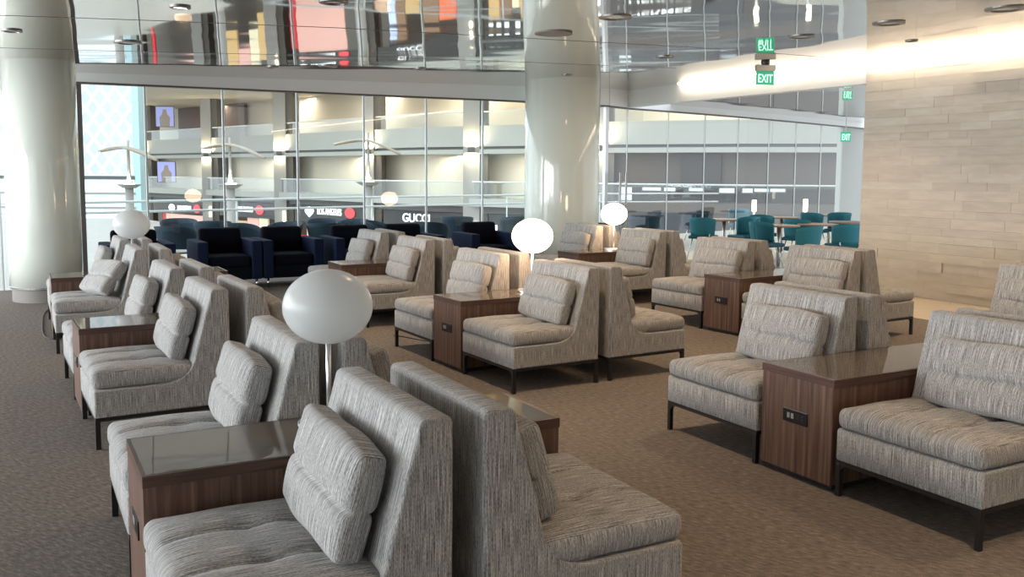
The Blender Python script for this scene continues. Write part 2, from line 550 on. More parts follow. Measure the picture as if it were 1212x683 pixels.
# dining ceiling beyond the header
bm = bmesh.new()
prism(bm, [uv(10.87, 8.7), uv(17, 8.7), uv(20, 15.5), tuple(g2)] + [tuple(p) for p in reversed([q for q in gp if (q.x * U.x + q.y * U.y) >= 10.9])], 3.0, 3.1)
struct('ceiling_dining', bm, M['ceiling'], label='polished ceiling over the dining area')

# ---- soffit over the glazing
bm = bmesh.new()
sx = [-75, -5, 40, 90, 130, 172, 218, 264, 308, 352, 392, 431, 468, 505, 540, 572, 606, 640, 680, 719, 743, 770, 791.5, 813, 835, 855, 874.5, 892, 911, 927, 943, 958, 972.7, 985, 997, 1008, 1018, 1040]
pts = [gpt(x) for x in sx]
for a, b in zip(pts, pts[1:]):
    off = Vector((b.y - a.y, -(b.x - a.x))).normalized() * .05
    dn = (a.x * U.x + a.y * U.y) > 10.7
    prism(bm, [tuple(a + off), tuple(b + off), tuple(b - off * 3), tuple(a - off * 3)], head,
          (lambda x, y: 3.05) if dn else (lambda x, y: ceil_z(x, y) + .05))
struct('wall_soffit', bm, M['soffit'], label='pale plaster band above the glazing')
# dark head channel
bm = bmesh.new()
for a, b in zip(pts, pts[1:]):
    off = Vector((b.y - a.y, -(b.x - a.x))).normalized() * .055
    prism(bm, [tuple(a + off), tuple(b + off), tuple(b - off), tuple(a - off)], lambda x, y: head(x) - .022, lambda x, y: head(x) + .002)
struct('trim_3', bm, M['post'], label='dark head channel of the glazing')

# ---- glazing: one pane per bay with a slim fin at each joint
n_ = 0
for i, (a, b) in enumerate(zip(gp, gp[1:])):
    n_ += 1
    bm = bmesh.new()
    d = (b - a); L = d.length; d = d / L
    obox(bm, (a.x + d.x * .012, a.y + d.y * .012), d, L - .024, .012, .03, lambda x, y: head(x) - .02)
    if joints[i] == 719: nm = 'door_1'
    elif joints[i] == -75: nm = 'window_20'
    else: nm = 'window_%d' % n_
    gobj = struct(nm, bm, M['glass'], label='clear glass door with tall pull handles' if nm == 'door_1' else 'clear full-height glass pane')
    if nm == 'door_1':
        for px in (732, 739):
            p = gpt(px) + Vector((.05, -.09)); bm = bmesh.new()
            tube(bm, [(p.x, p.y, .55), (p.x, p.y, 1.64)], .022, 10)
            for z in (.75, 1.45): tube(bm, [(p.x, p.y, z), (p.x - .05, p.y + .09, z)], .008, 6)
            put('pull_handle', bm, M['steel'], gobj, True)
    bm = bmesh.new()
    thick = {90: (.075, .09), 719: (.05, .06), 997: (.05, .06)}.get(joints[i], (.012, .045) if joints[i] < 700 else (.008, .02))
    obox(bm, (a.x - d.x * thick[0], a.y - d.y * thick[0] - .03), d, thick[0] * 2, thick[1], 0, head)
    struct('trim_%d' % (i + 4), bm, M['post'] if joints[i] in (90,) else (M['steel'] if joints[i] in (719, 997) else M['fin']),
           label='upright post between glass panes')
# opaque end wall right of the glazing
bm = bmesh.new()
a, b = gpt(997), gpt(1085); d = (b - a).normalized()
obox(bm, tuple(a + d * .06), d, (b - a).length, .15, 0, head)
struct('wall_end', bm, M['endwall'], label='pale grey end wall beside the glazing')

# ---- stone wall: individual limestone blocks in courses
bm = bmesh.new()
W0, W1 = -10.0, 8.66
box(bm, 10.70, 10.86, W0, W1 - .005, 0, 3.6, mat=0)
z = 0.0; row = 0
while z < 3.5:
    h = random.choice([.10, .115, .13]); y = W1 - random.random() * .6
    yy = W1; first = True
    while yy > W0:
        ln = random.uniform(.25, .85)
        y0 = max(W0, yy - ln)
        out = random.choice([.001, .0, .002, .003, .001, .0, .002, .004, .001, .0]) if random.random() < .86 else random.uniform(.016, .03)
        box(bm, 10.67 - out, 10.71, y0 + .0006, yy - .0006, z + .0006, z + h - .0006, mat=random.choice([0, 0, 1, 1, 2, 3]))
        yy = y0
    z += h; row += 1
o = struct('wall_right', bm, [M['stone0'], M['stone1'], M['stone2'], M['stone3']], label='beige limestone block wall')
o.rotation_euler = (0, 0, TH)
# header continuing the stone wall over the opening
bm = bmesh.new()
_t = 1.0
for _i in range(200):          # where the stone wall line meets the glass
    _q = gpt(760 + _i * .5)
    if _q.x * U.x + _q.y * U.y > 10.72: break
HEND = _q.x * V.x + _q.y * V.y
LEND = 12.63
box(bm, 10.68, 10.86, W1, LEND, 2.885, 3.6)
o = struct('wall_header', bm, M['white'], label='white header lit by the cove strip'); o.rotation_euler = (0, 0, TH)
bm = bmesh.new(); box(bm, 10.68, 10.86, LEND, HEND + .02, 2.885, 3.6)
o = struct('wall_header_end', bm, M['soffit'], label='plain end of the header beside the glazing'); o.rotation_euler = (0, 0, TH)
# cove strip fixed under the ceiling along wall and header, with a slim housing
strip = thing('cove_light', 'long warm cove strip at the top of the stone wall', 'light strip', (0, 0, 0), TH)
bm = bmesh.new()
def cz(u, v):
    x, y = uv(u, v); return ceil_z(x, y)
segs = 24
for i in range(segs):
    v0 = W0 + (LEND - .03 - W0) * i / segs; v1 = W0 + (LEND - .03 - W0) * (i + 1) / segs
    z0 = cz(10.62, v0) - .004; z1 = cz(10.62, v1) - .004
    vs = [bm.verts.new(q) for q in ((10.615, v0, z0 - .012), (10.655, v0, z0 - .012), (10.655, v1, z1 - .012), (10.615, v1, z1 - .012))]
    vt = [bm.verts.new(q) for q in ((10.615, v0, z0), (10.655, v0, z0), (10.655, v1, z1), (10.615, v1, z1))]
    bm.faces.new(vs[::-1]); bm.faces.new(vt)
    for k in range(4): bm.faces.new((vs[k], vs[(k + 1) % 4], vt[(k + 1) % 4], vt[k]))
put('diffuser', bm, M['led'], strip)
strip.location = (0, 0, .002)
for (v0, v1, pw) in ((-6, -1, 1), (-1, 3.5, 1), (3.5, 8.6, 1), (8.7, LEND - .1, .3)):
    vm = (v0 + v1) / 2; x, y = uv(10.60, vm)
    l = area_light('cove_light_lamp', (x, y, cz(10.6, vm) - .03), v1 - v0, .02, LED_POWER * pw * (v1 - v0) / 5, (1, .84, .65), shape='RECTANGLE')
    # long side along the wall, tilted to the wall
    l.matrix_world = Matrix.Translation((x, y, cz(10.6, vm) - .045)) @ Matrix.Rotation(TH, 4, 'Z') @ Matrix.Rotation(R(-52), 4, 'Y') @ Matrix.Rotation(R(90), 4, 'Z')



bm = bmesh.new(); box(bm, -3, 15, -6.2, -6, 0, 3.3)  # unseen wall added to hold back light from behind
struct('wall_back', bm, M['endwall'])

# ---- columns
def column(px, axis, r, label):
    t = thing('column', label, 'column', (axis[0], axis[1], 0), 0, 'round lacquered columns')
    bm = bmesh.new(); zc = ceil_z(*axis)
    lathe(bm, [(r, .17), (r, .6), (r, 1.6), (r, zc + .03)], 72); put('shaft', bm, M['column'], t, True)
    bm = bmesh.new()
    lathe(bm, [(r * .93, 0), (r * .93, .175)], 72); put('plinth', bm, M['plinth'], t, False)
    bm = bmesh.new()
    lathe(bm, [(r * 1.004, .165), (r * 1.004, .185), (r * .95, .185), (r * .95, .165)], 72); put('base_ring', bm, M['chrome'], t)
    return t
column(50, (-5.81, 11.28), .415, 'pale glossy round column at the left edge beside the dark post')
column(664, (.82, 15.2), .62, 'pale glossy round column in the middle before the glazing')

# ---- fixtures on the ceiling
def fixture(px, py, w_px, kind, label):
    p = on_ceil(px, py); r = max(.035, w_px / 2 * p.y / F_PX)
    t = thing('ceiling_light' if kind != 'speaker' else 'ceiling_speaker', label, 'ceiling light' if kind != 'speaker' else 'speaker',
              (p.x, p.y, p.z), 0, 'small fittings in the polished ceiling')
    bm = bmesh.new(); lathe(bm, [(r, 0.0), (r, -.012), (r * .72, -.016), (r * .68, -.004)], 28)
    put('trim_ring', bm, M['fixture'] if kind != 'speaker' else M['plinth'], t, False)
    bm = bmesh.new(); lathe(bm, [(0, -.0155 if kind == 'speaker' else -.006), (r * .71, -.0155 if kind == 'speaker' else -.006), (r * .71, -.001), (0, -.001)], 28)
    put('lens' if kind != 'speaker' else 'grille', bm, M['downglow'] if kind == 'lit' else (M['plinth'] if kind == 'speaker' else M['chrome']), t)
for a in [(14, 36, 22, 'x', 'small fitting in the ceiling seen against the left column, upper of two'), (34, 75, 14, 'x', 'small fitting in the ceiling seen against the left column, lower of two'),
          (151, 50, 30, 'x', 'grey ceiling fitting between the left column and the first warm downlights'), (213, 8, 24, 'lit', 'round warm downlight near the top left of the ceiling'),  # glowing disc stands in for warm lights mirrored in the ceiling
          (388, 78, 22, 'x', 'silver ceiling fitting above the third glazing bay'), (322, 79, 14, 'x', 'tiny ceiling fitting left of the silver one'), (395, 2, 34, 'x', 'large pale ceiling ring at the top edge of the photo'),
          (497, 81, 14, 'x', 'small dark ceiling fitting above the luxury shop sign'), (655, 39, 44, 'speaker', 'flat grey disc seen against the middle column, largest fitting of the ceiling'),
          (671, 88, 12, 'x', 'tiny fitting at the foot of the ceiling reflection on the middle column'), (728, 20, 38, 'x', 'pale ring fitting just right of the middle column top'), (787, 67, 20, 'x', 'ring fitting above the glass door'),
          (948, 43, 30, 'x', 'bright rimmed ceiling ring right of the hanging exit sign'), (1052, 27, 36, 'x', 'round silver fitting near the stone wall top'), (1190, 10, 44, 'x', 'ceiling ring above the stone wall at the right edge'),
          (1079, 48, 14, 'x', 'tiny ceiling point above the stone wall')]:
    fixture(*a)
# warm recessed downlights that light the seats
k = 0
for (u, v) in ((2.9, 1.2), (2.9, 4.9), (2.9, 8.2), (5.9, 2.0), (5.9, 5.2), (5.9, 8.4), (9.2, 1.5), (9.2, 5.0), (9.0, 8.4)):
    x, y = uv(u, v); z = ceil_z(x, y); k += 1
    l = area_light('downlight_lamp', (x, y, z - .02), .16, .16, SPOT_POWER * (1.0 if u > 4 else .8), (1, .72, .46), shape='DISK', spread=R(120))

# ---- exit signs
def exit_sign(name, p, wdt, hgt, zt, yaw, label, housing=True):
    t = thing(name, label, 'exit sign', (p.x, p.y, zt), yaw, 'green exit signs')
    bm = bmesh.new(); box(bm, -wdt / 2, wdt / 2, -.006, .006, -hgt, 0); put('sign_panel', bm, M['exitglass'], t)
    cu = bpy.data.curves.new('letters', 'FONT'); cu.body = 'EXIT'; cu.align_x = 'CENTER'; cu.size = hgt * .86; cu.extrude = .003
    put_text(cu, 'letters', M['green'], t, (0, -.011, -hgt * .82), wdt * .8)
    if housing:
        bm = bmesh.new(); box(bm, -wdt * .54, wdt * .54, -.03, .03, 0, .085, .006); put('housing', bm, M['steel'], t)
        bm = bmesh.new(); lathe(bm, [(.055, .085), (.06, .12), (0, .12)], 20); put('canopy', bm, M['black'], t)
    return t


def put_text(cu, name, mat, parent, loc, fit_w=None, rx=PI / 2):
    o = bpy.data.objects.new('tmp', cu); COL.objects.link(o)
    dg = bpy.context.evaluated_depsgraph_get(); dg.update()
    me = bpy.data.meshes.new_from_object(o.evaluated_get(dg))
    bpy.data.objects.remove(o)
    xs = [v.co.x for v in me.vertices]
    s = fit_w / (max(xs) - min(xs)) if fit_w else 1
    for v in me.vertices: v.co.x *= s
    me.transform(Matrix.Rotation(rx, 4, 'X'))
    me.materials.clear(); me.materials.append(mat)
    q = bpy.data.objects.new(name, me); COL.objects.link(q); q.location = loc
    if parent: q.parent = parent
    return q


pe = on_ceil(906, 73.8)
exit_sign('exit_sign', pe, .27, .19, pe.z - .122, R(12), 'green glass exit sign hanging from the ceiling before the lit header')
pe = on_y(1001, 162, 21.5)
t = exit_sign('exit_sign', pe, .28, .24, pe.z + .12, R(20), 'small green exit sign at the far end of the dining glazing', False)
bm = bmesh.new(); tube(bm, [(0, 0, 0), (0, 0, 3.0 - pe.z - .12)], .01, 6); put('hanger', bm, M['steel'], t)


# ================================================================ LOUNGE CHAIRS
CW, CD, CH = .79, .77, .895


def arc(cx, cz_, r, a0, a1, n):
    return [(cx + r * math.cos(a0 + (a1 - a0) * i / n), cz_ + r * math.sin(a0 + (a1 - a0) * i / n)) for i in range(n + 1)]


def body_bm():
    prof = [(0.004, .184), (CD - .008, .184), (CD, .192), (CD, .335), (CD - .010, .347), (.42, .347)]
    # concave sweep from deck up into the raked back
    for i in range(1, 9):
        t = i / 8
        p0, p1, p2 = (.42, .347), (.255, .347), (.214, .47)
        prof.append(((1 - t) ** 2 * p0[0] + 2 * t * (1 - t) * p1[0] + t * t * p2[0], (1 - t) ** 2 * p0[1] + 2 * t * (1 - t) * p1[1] + t * t * p2[1]))
    prof += [(.188, .58), (.150, .72), (.112, .86)]
    prof += arc(.082, CH - .028, .028, R(10), R(90), 4)
    prof += arc(.024, CH - .024, .024, R(90), R(180), 4)
    prof += [(0, .6)]
    bm = bmesh.new()
    ny = 6
    rows = []
    for j in range(ny + 1):
        y = -CW / 2 + CW * j / ny
        rows.append([bm.verts.new((x, y, z)) for x, z in prof])
    n = len(prof)
    for A, B in zip(rows, rows[1:]):
        for i in range(n):
            bm.faces.new((A[i], A[(i + 1) % n], B[(i + 1) % n], B[i]))
    f1 = bm.faces.new(rows[0]); f2 = bm.faces.new(rows[-1][::-1])
    bmesh.ops.recalc_face_normals(bm, faces=bm.faces)
    es = list(f1.edges) + list(f2.edges)
    bmesh.ops.bevel(bm, geom=es, offset=.012, segments=3, profile=.5, affect='EDGES')
    bmesh.ops.triangulate(bm, faces=[f for f in bm.faces if len(f.verts) > 6])
    return bm


def seat_shape(x, y, z, a, b, c):
    top = max(0, c)
    puff = .024 * (1 - a ** 4) * (1 - b ** 4)
    dz = 0
    if c > 0:
        dz = puff
        for yc in (-.1388, .1388):
            dz -= .024 * math.exp(-abs(y - yc) / .013) * (1 - .3 * a * a)
        for (xx, yy) in ((.0, -CW / 6), (.0, CW / 6), (-.17, -CW / 6), (-.17, CW / 6)):
            dz -= .012 * math.exp(-((x - xx) ** 2 + (y - yy) ** 2) / .0022)
        dz += .006 * noise.noise(Vector((x * 5, y * 5, 1.3)))
    wob = .006 * noise.noise(Vector((x * 6, y * 6, z * 20 + 5)))
    return (x + wob * (abs(a) > .9) , y + wob * (abs(b) > .9), z + dz)


def pillow_shape(x, y, z, a, b, c):
    t = .62 + .38 * max(0, 1 - abs(b) ** 3.2) ** .6 * max(0, 1 - abs(c) ** 3) ** .6
    x2 = x * t
    x2 -= (1 if x > 0 else -1) * .026 * math.exp(-abs(z + .00967) / .010) * (1 - b * b * .3)
    x2 += .005 * noise.noise(Vector((x * 4, y * 6, z * 6)))
    return (x2, y * (1 - .03 * c * c) + .003 * math.sin(c * 4), z * (1 - .05 * b * b) + .004 * math.sin(b * 5))


def leg_bm(sx, sy):
    bm = bmesh.new()
    x = .016 if sx < 0 else CD - .016; y = sy * (CW / 2 - .016)
    box(bm, x - .014, x + .014, y - .012, y + .012, 0, .168, .002)
    # curved gusset toward the middle along the width
    s = -sy
    prof = [(0, .168), (0, .118)] + [(.05 * (1 - math.cos(t)), .118 + .046 * math.sin(t)) for t in (R(25), R(50), R(75), R(90))] + [(.05, .168)]
    a = [bm.verts.new((x - .011, y + s * (.010 + p), q)) for p, q in prof]
    b = [bm.verts.new((x + .011, y + s * (.010 + p), q)) for p, q in prof]
    n = len(prof); bm.faces.new(a); bm.faces.new(b[::-1])
    for i in range(n): bm.faces.new((a[i], a[(i + 1) % n], b[(i + 1) % n], b[i]))
    bmesh.ops.recalc_face_normals(bm, faces=bm.faces)
    return bm


def make_chair():
    t = thing('lounge_chair', 'x', 'lounge chair')
    put('upholstered_frame', body_bm(), M['fabric'], t, False)
    me = t.children[0].data
    for p in me.polygons: p.use_smooth = abs(p.normal.y) < .98 and p.area < .03
    s = soft_box((.288, CW / 2 - .002, .05), .036, (16, 36, 1), seat_shape)
    put('seat_cushion', s, M['fabric'], t, True).location = (.490, 0, .399)
    bm = bmesh.new()
    for (x0, x1, y0, y1) in ((.004, CD - .004, -CW / 2 + .003, -CW / 2 + .027), (.004, CD - .004, CW / 2 - .027, CW / 2 - .003),
                             (.004, .028, -CW / 2 + .027, CW / 2 - .027), (CD - .028, CD - .004, -CW / 2 + .027, CW / 2 - .027)):
        box(bm, x0, x1, y0, y1, .164, .185)
    put('metal_rail', bm, M['black'], t)
    for sx in (-1, 1):
        for sy in (-1, 1): put('leg', leg_bm(sx, sy), M['black'], t)
    return t


chair0 = make_chair()
pillow0 = put('back_pillow', soft_box((.070, .31, .175), .030, (1, 22, 30), pillow_shape), M['fabric'], None, True)
used = [False, False]


def make_table(has_socket):
    t = thing('side_table', 'x', 'side table')
    L, wd, H = 1.633, .50, .581
    bm = bmesh.new()
    box(bm, -L / 2, L / 2, -wd / 2 + .006, wd / 2 - .006, .035, H - .036)
    put('cabinet', bm, M['walnut'], t)
    bm = bmesh.new()      # edge band frame round the glass
    e = .012
    box(bm, -L / 2 - .002, L / 2 + .002, -wd / 2, -wd / 2 + e, H - .04, H)
    box(bm, -L / 2 - .002, L / 2 + .002, wd / 2 - e, wd / 2, H - .04, H)
    box(bm, -L / 2 - .002, -L / 2 + e, -wd / 2 + e, wd / 2 - e, H - .04, H)
    box(bm, L / 2 - e, L / 2 + .002, -wd / 2 + e, wd / 2 - e, H - .04, H)
    put('edge_band', bm, M['walnut_edge'], t)
    bm = bmesh.new(); box(bm, -L / 2 + e, L / 2 - e, -wd / 2 + e, wd / 2 - e, H - .034, H + .001, .0015)
    put('glass_top', bm, M['tabletop'], t)
    bm = bmesh.new(); box(bm, -L / 2 + .04, L / 2 - .04, -wd / 2 + .03, wd / 2 - .03, 0, .035); put('plinth', bm, M['black'], t)
    if has_socket:
        s = -1
        bm = bmesh.new(); box(bm, -L / 2 - .005, -L / 2 + .002, -.085, .085, .30, .37, .002)
        pl = put('socket_plate', bm, M['socket'], t)
        for yy in (.045, .018, -.022, -.052):
            bm = bmesh.new(); box(bm, -L / 2 - .0062, -L / 2 - .004, yy - .009, yy + .009, .322, .350, .001)
            sk = put('socket_insert', bm, M['socket_in'] if yy > 0 else M['black'], pl)
    return t


table0 = make_table(True)
used_t = [False]

GR = {  # key: (x, y, theta deg, table phrase, chairs shown, table label)
    'L1': (-.633, 3.568, 28.56, 'the foreground table with unlit globe lamp', 'nl nr fl fr', 'walnut table with glass top carrying the large unlit globe lamp, foreground'),
    'L2': (-2.218, 6.431, 30.5, "the left row's lampless table", 'nl nr fl fr', 'walnut glass-topped table without a lamp in the middle of the left row'),
    'L3': (-3.779, 9.182, 28.6, 'the pink-tinged-globe table by left column', 'nl nr fl fr', 'walnut glass-topped table beside the left column, pinkish globe lamp on it'),
    'M1': (.167, 7.832, 30.98, 'the table with the biggest glowing lamp', 'nl nr fl fr', 'walnut table with socket plate under the biggest glowing globe lamp'),
    'M2': (-1.293, 10.641, 28.8, 'the lampless table before the navy armchairs', 'nl nr fl fr', 'small looking walnut table without lamp, in front of the navy armchairs'),
    'R1': (2.216, 5.083, 28.6, 'the right foreground table with socket plate', 'nl fl fr nr', 'walnut table with black socket plate in the right foreground, no lamp'),
    'R2': (2.82, 9.6, 32.2, 'the walnut table before the teal chairs', 'nl nr fl fr', 'walnut table with socket plate and no lamp before the teal dining chairs'),
    'M3': (1.444, 12.341, 30.3, 'the smaller glowing lamp table by middle column', 'nl nr fl fr', 'dark walnut table under the smaller glowing lamp beside the middle column'),
    'R3': (4.65, 6.55, 30, '', 'fl fr', ''),
}
GAP = .101
rnd = random.Random(3)
for key, (gx, gy, th, phrase, shown, tl) in GR.items():
    th = R(th); cu, su = math.cos(th), math.sin(th)

    def W2(u, v): return (gx + u * cu - v * su, gy + u * su + v * cu)
    if tl:
        tb = table0 if not used_t[0] else copy_tree(table0)
        used_t[0] = True
        tb.location = (gx, gy, 0); tb.rotation_euler = (0, 0, th)
        tag(tb, tl, 'side table', 'walnut side tables between the lounge chairs')
    for code in shown.split():
        near, left = code[0] == 'n', code[1] == 'l'
        v = (-1 if near else 1) * (.262 + .009 + .4015)
        u = -GAP / 2 if left else GAP / 2
        x, y = W2(u, v)
        ch = chair0 if not used[0] else copy_tree(chair0)
        used[0] = True
        ch.location = (x, y, 0); ch.rotation_euler = (0, 0, th + (PI if left else 0))
        side = 'left' if left else 'right'
        if key == 'R3':
            lab = 'grey lounge chair cut by right photo edge before stone wall, facing %s' % side
            plab = 'grey pillow on the lounge chair cut by the right photo edge, chair facing %s' % side
        else:
            lab = 'grey lounge chair facing %s, %s side of %s' % (side, 'near' if near else 'far', phrase)
            plab = 'pillow on %s-facing chair, %s side of %s' % (side, 'near' if near else 'far', phrase)
        tag(ch, lab, 'lounge chair', 'grey striped armless lounge chairs in back-to-back rows')
        # the pillow leaning against the back
        pw = pillow0 if not used[1] else pillow0.copy()
        if used[1]: COL.objects.link(pw)
        used[1] = True
        rot = Matrix.Rotation(ch.rotation_euler.z, 4, 'Z')
        lean = R(-15.5); spin = rnd.uniform(-2, 2); dy = rnd.uniform(-.03, .03)
        if left: dy += .0
        loc = Vector((.252, dy, .628))
        if key[0] in 'MR' and left: loc.y += .06
        tilt = Matrix.Rotation(lean, 4, 'Y'); sp = Matrix.Rotation(R(spin), 4, 'X'); yaw = Matrix.Identity(4)
        if key == 'L3' and code == 'nl':
            loc = Vector((.345, .02, .622)); tilt = Matrix.Rotation(R(-38), 4, 'Y'); sp = Matrix.Rotation(R(4), 4, 'X'); yaw = Matrix.Rotation(R(12), 4, 'Z')
        pw.matrix_world = Matrix.Translation((x, y, 0)) @ rot @ Matrix.Translation(loc) @ yaw @ tilt @ sp
        tag(pw, plab, 'pillow', 'grey striped back pillows on the lounge chairs')

# ================================================================ GLOBE LAMPS
def globe_lamp(x, y, lit, label):
    t = thing('table_lamp', label, 'table lamp', (x, y, .5825), 0, 'globe table lamps on chrome poles')
    bm = bmesh.new(); lathe(bm, [(0, 0), (.112, 0), (.112, .008), (.125, .009), (.125, .017), (.120, .021), (.02, .024), (0, .024)], 48)
    put('base', bm, M['pole'], t, False)
    bm = bmesh.new(); tube(bm, [(0, 0, .02), (0, 0, .35)], .0105, 16); put('pole', bm, M['pole'], t, True)
    bm = bmesh.new()
    pr = []
    for i in range(25):
        a = -PI / 2 + PI * i / 24
        pr.append((.178 * abs(math.cos(a)) if 0 < i < 24 else 0, .485 + .149 * math.sin(a)))
    lathe(bm, pr, 48); put('globe_shade', bm, M['lit'] if lit else M['opal'], t, True)
    return t


globe_lamp(-.735, 3.60, False, 'largest globe lamp, unlit white shade, on the foreground walnut table')
p = on_z(156, 322, .581)
globe_lamp(-3.845, 9.17, False, 'unlit pinkish globe lamp beyond the left row, beside the left column')
globe_lamp(.175, 7.832, True, 'biggest glowing globe lamp, on the walnut table in the middle')
globe_lamp(1.38, 12.33, True, 'smaller glowing globe lamp near the middle column and glass door')

# cords on the carpet
def cord(px, label):
    bm = bmesh.new(); P = [on_z(a, b, .006) if zz is None else Vector((*on_z(a, b, .006).xy, zz)) for a, b, zz in px]
    Q = []
    for i in range(len(P) - 1):
        p0 = P[max(i - 1, 0)]; p1 = P[i]; p2 = P[i + 1]; p3 = P[min(i + 2, len(P) - 1)]
        for k in range(6):
            s = k / 6
            Q.append(.5 * ((2 * p1) + (p2 - p0) * s + (2 * p0 - 5 * p1 + 4 * p2 - p3) * s * s + (3 * p1 - p0 - 3 * p2 + p3) * s ** 3))
    Q.append(P[-1]); tube(bm, Q, .005, 8)
    tag(put('power_cord', bm, M['black'], None, True), label, 'cord', 'black power cords on the carpet')
cord([(62, 362, None), (52, 372, None), (50, 385, None), (52, 397, None), (60, 401, None), (72, 401, None)], 'thin black cord looping on the carpet beside the left column')
cord([(466, 397, None), (480, 399, None), (495, 402, None), (508, 404, None)], 'thin black cord on the carpet under the middle lounge chair')


# ================================================================ NAVY ARMCHAIRS
def make_armchair():
    t = thing('armchair', 'x', 'armchair')     # local: front = -y, width along x, origin at front-left foot line centre
    wd, dp = .86, .78
    for s in (-1, 1):
        bm = bmesh.new(); x0, x1 = (-wd / 2, -wd / 2 + .14) if s < 0 else (wd / 2 - .14, wd / 2)
        box(bm, x0, x1, 0, dp, .13, .66, .018); put('arm', bm, M['navy_arm'], t)
    bm = bmesh.new(); box(bm, -wd / 2 + .14, wd / 2 - .14, .02, dp, .13, .30, .01); put('seat_base', bm, M['navy'], t)
    bm = soft_box((wd / 2 - .142, .29, .075), .04, (8, 8, 1), lambda x, y, z, a, b, c: (x, y, z + (.02 * (1 - a ** 4) * (1 - b ** 4) if c > 0 else 0)))
    put('seat_cushion', bm, M['navy'], t, True).location = (0, .31, .375)
    bm = soft_box((wd / 2 - .142, .085, .27), .05, (8, 1, 8), lambda x, y, z, a, b, c: (x, y * (1 + .25 * (1 - a ** 4) * (1 - c ** 4)) + (z + .27) * .16, z))
    put('backrest', bm, M['navy'], t, True).location = (0, .60, .545)
    for sx in (-1, 1):
        for y in (.05, dp - .05):
            bm = bmesh.new(); tube(bm, [(sx * (wd / 2 - .07), y, 0), (sx * (wd / 2 - .07), y, .132)], .014, 10)
            put('leg', bm, M['chrome'], t, True)
    return t


arm0 = make_armchair()
arms = []
def put_arm(x, y, rot, label):
    o = arm0 if not arms else copy_tree(arm0)
    arms.append(o); o.location = (x, y, 0); o.rotation_euler = (0, 0, R(rot))
    tag(o, label, 'armchair', 'navy armchairs along the glazing')
ux, uy = .866, .5
def by_left(xl, yl, rot=30):   # from the front-left foot corner
    c, s = math.cos(R(rot)), math.sin(R(rot))
    return xl + .43 * c, yl + .43 * s
for (xl, yl, rot, lab) in ((-5.15, 11.45, 30, 'navy armchair between the left column and the left row'),
                           (-4.19, 12.07, 30, 'navy armchair, left one of the pair standing arm to arm'),
                           (-3.43, 12.51, 30, 'navy armchair, right one of the pair standing arm to arm'),
                           (-2.52, 12.98, 30, 'navy armchair behind the middle row with a bright blue arm face'),
                           (-1.76, 13.42, 30, 'navy armchair nearly hidden behind the middle row chair backs'),
                           (-.62, 14.1, 28, 'navy armchair left of the middle column behind the glowing lamp')):
    x, y = by_left(xl, yl, rot); put_arm(x, y, rot, lab)


# ================================================================ TUB CHAIRS AND DINING CHAIRS
def shell_bm(r0, r1, z0, z1, a_open, th=.035, lean=.05, dip=.1):
    """curved back shell, open toward -y; radius r0 at bottom, r1 at top"""
    bm = bmesh.new(); na, nz = 22, 5
    grid = {}
    for side in (0, 1):
        for i in range(na + 1):
            a = -PI / 2 + a_open + (2 * PI - 2 * a_open) * i / na
            edge = abs(2 * i / na - 1)
            ztop = z1 - dip * edge ** 3
            for j in range(nz + 1):
                t = j / nz; r = r0 + (r1 - r0) * t - side * th
                z = z0 + (ztop - z0) * t
                grid[side, i, j] = bm.verts.new((r * math.cos(a), r * math.sin(a) + lean * t, z))
    for i in range(na):
        for j in range(nz):
            bm.faces.new((grid[0, i, j], grid[0, i + 1, j], grid[0, i + 1, j + 1], grid[0, i, j + 1]))
            bm.faces.new((grid[1, i, j], grid[1, i, j + 1], grid[1, i + 1, j + 1], grid[1, i + 1, j]))
        bm.faces.new((grid[0, i, nz], grid[0, i + 1, nz], grid[1, i + 1, nz], grid[1, i, nz]))
        bm.faces.new((grid[0, i, 0], grid[1, i, 0], grid[1, i + 1, 0], grid[0, i + 1, 0]))
    for i in (0, na):
        for j in range(nz):
            bm.faces.new((grid[0, i, j], grid[0, i, j + 1], grid[1, i, j + 1], grid[1, i, j]))
    bmesh.ops.recalc_face_normals(bm, faces=bm.faces)
    return bm


def make_tub():
    t = thing('tub_chair', 'x', 'tub chair')
    put('back_shell', shell_bm(.26, .33, .30, .74, R(62), .04, .04, .14), M['tub'], t, True)
    bm = bmesh.new(); lathe(bm, [(0, .30), (.23, .30), (.27, .34), (.27, .40), (.24, .44), (0, .45)], 24); put('seat', bm, M['tub'], t, True)
    for k in range(4):
        a = PI / 4 + k * PI / 2; bm = bmesh.new()
        tube(bm, [(.16 * math.cos(a), .16 * math.sin(a), .31), (.24 * math.cos(a), .24 * math.sin(a), 0)], .011, 8); put('leg', bm, M['chrome'], t, True)
    return t


def make_dining():
    t = thing('dining_chair', 'x', 'dining chair')
    put('backrest', shell_bm(.225, .255, .47, .82, R(88), .028, .03, .05), M['teal'], t, True)
    bm = soft_box((.235, .23, .032), .03, (8, 8, 1), lambda x, y, z, a, b, c: (x * (1 - .08 * max(0, b)), y, z))
    put('seat', bm, M['tealdark'], t, True).location = (0, -.01, .445)
    for sx in (-1, 1):
        for sy in (-1, 1):
            bm = bmesh.new(); tube(bm, [(sx * .15, sy * .14, .42), (sx * .23, sy * .23, 0)], .010, 8); put('leg', bm, M['chrome'], t, True)
    for sx in (-1, 1):
        bm = bmesh.new(); tube(bm, [(sx * .185, .20, .42), (sx * .20, .215, .52)], .010, 8); put('back_support', bm, M['chrome'], t, True)
    return t


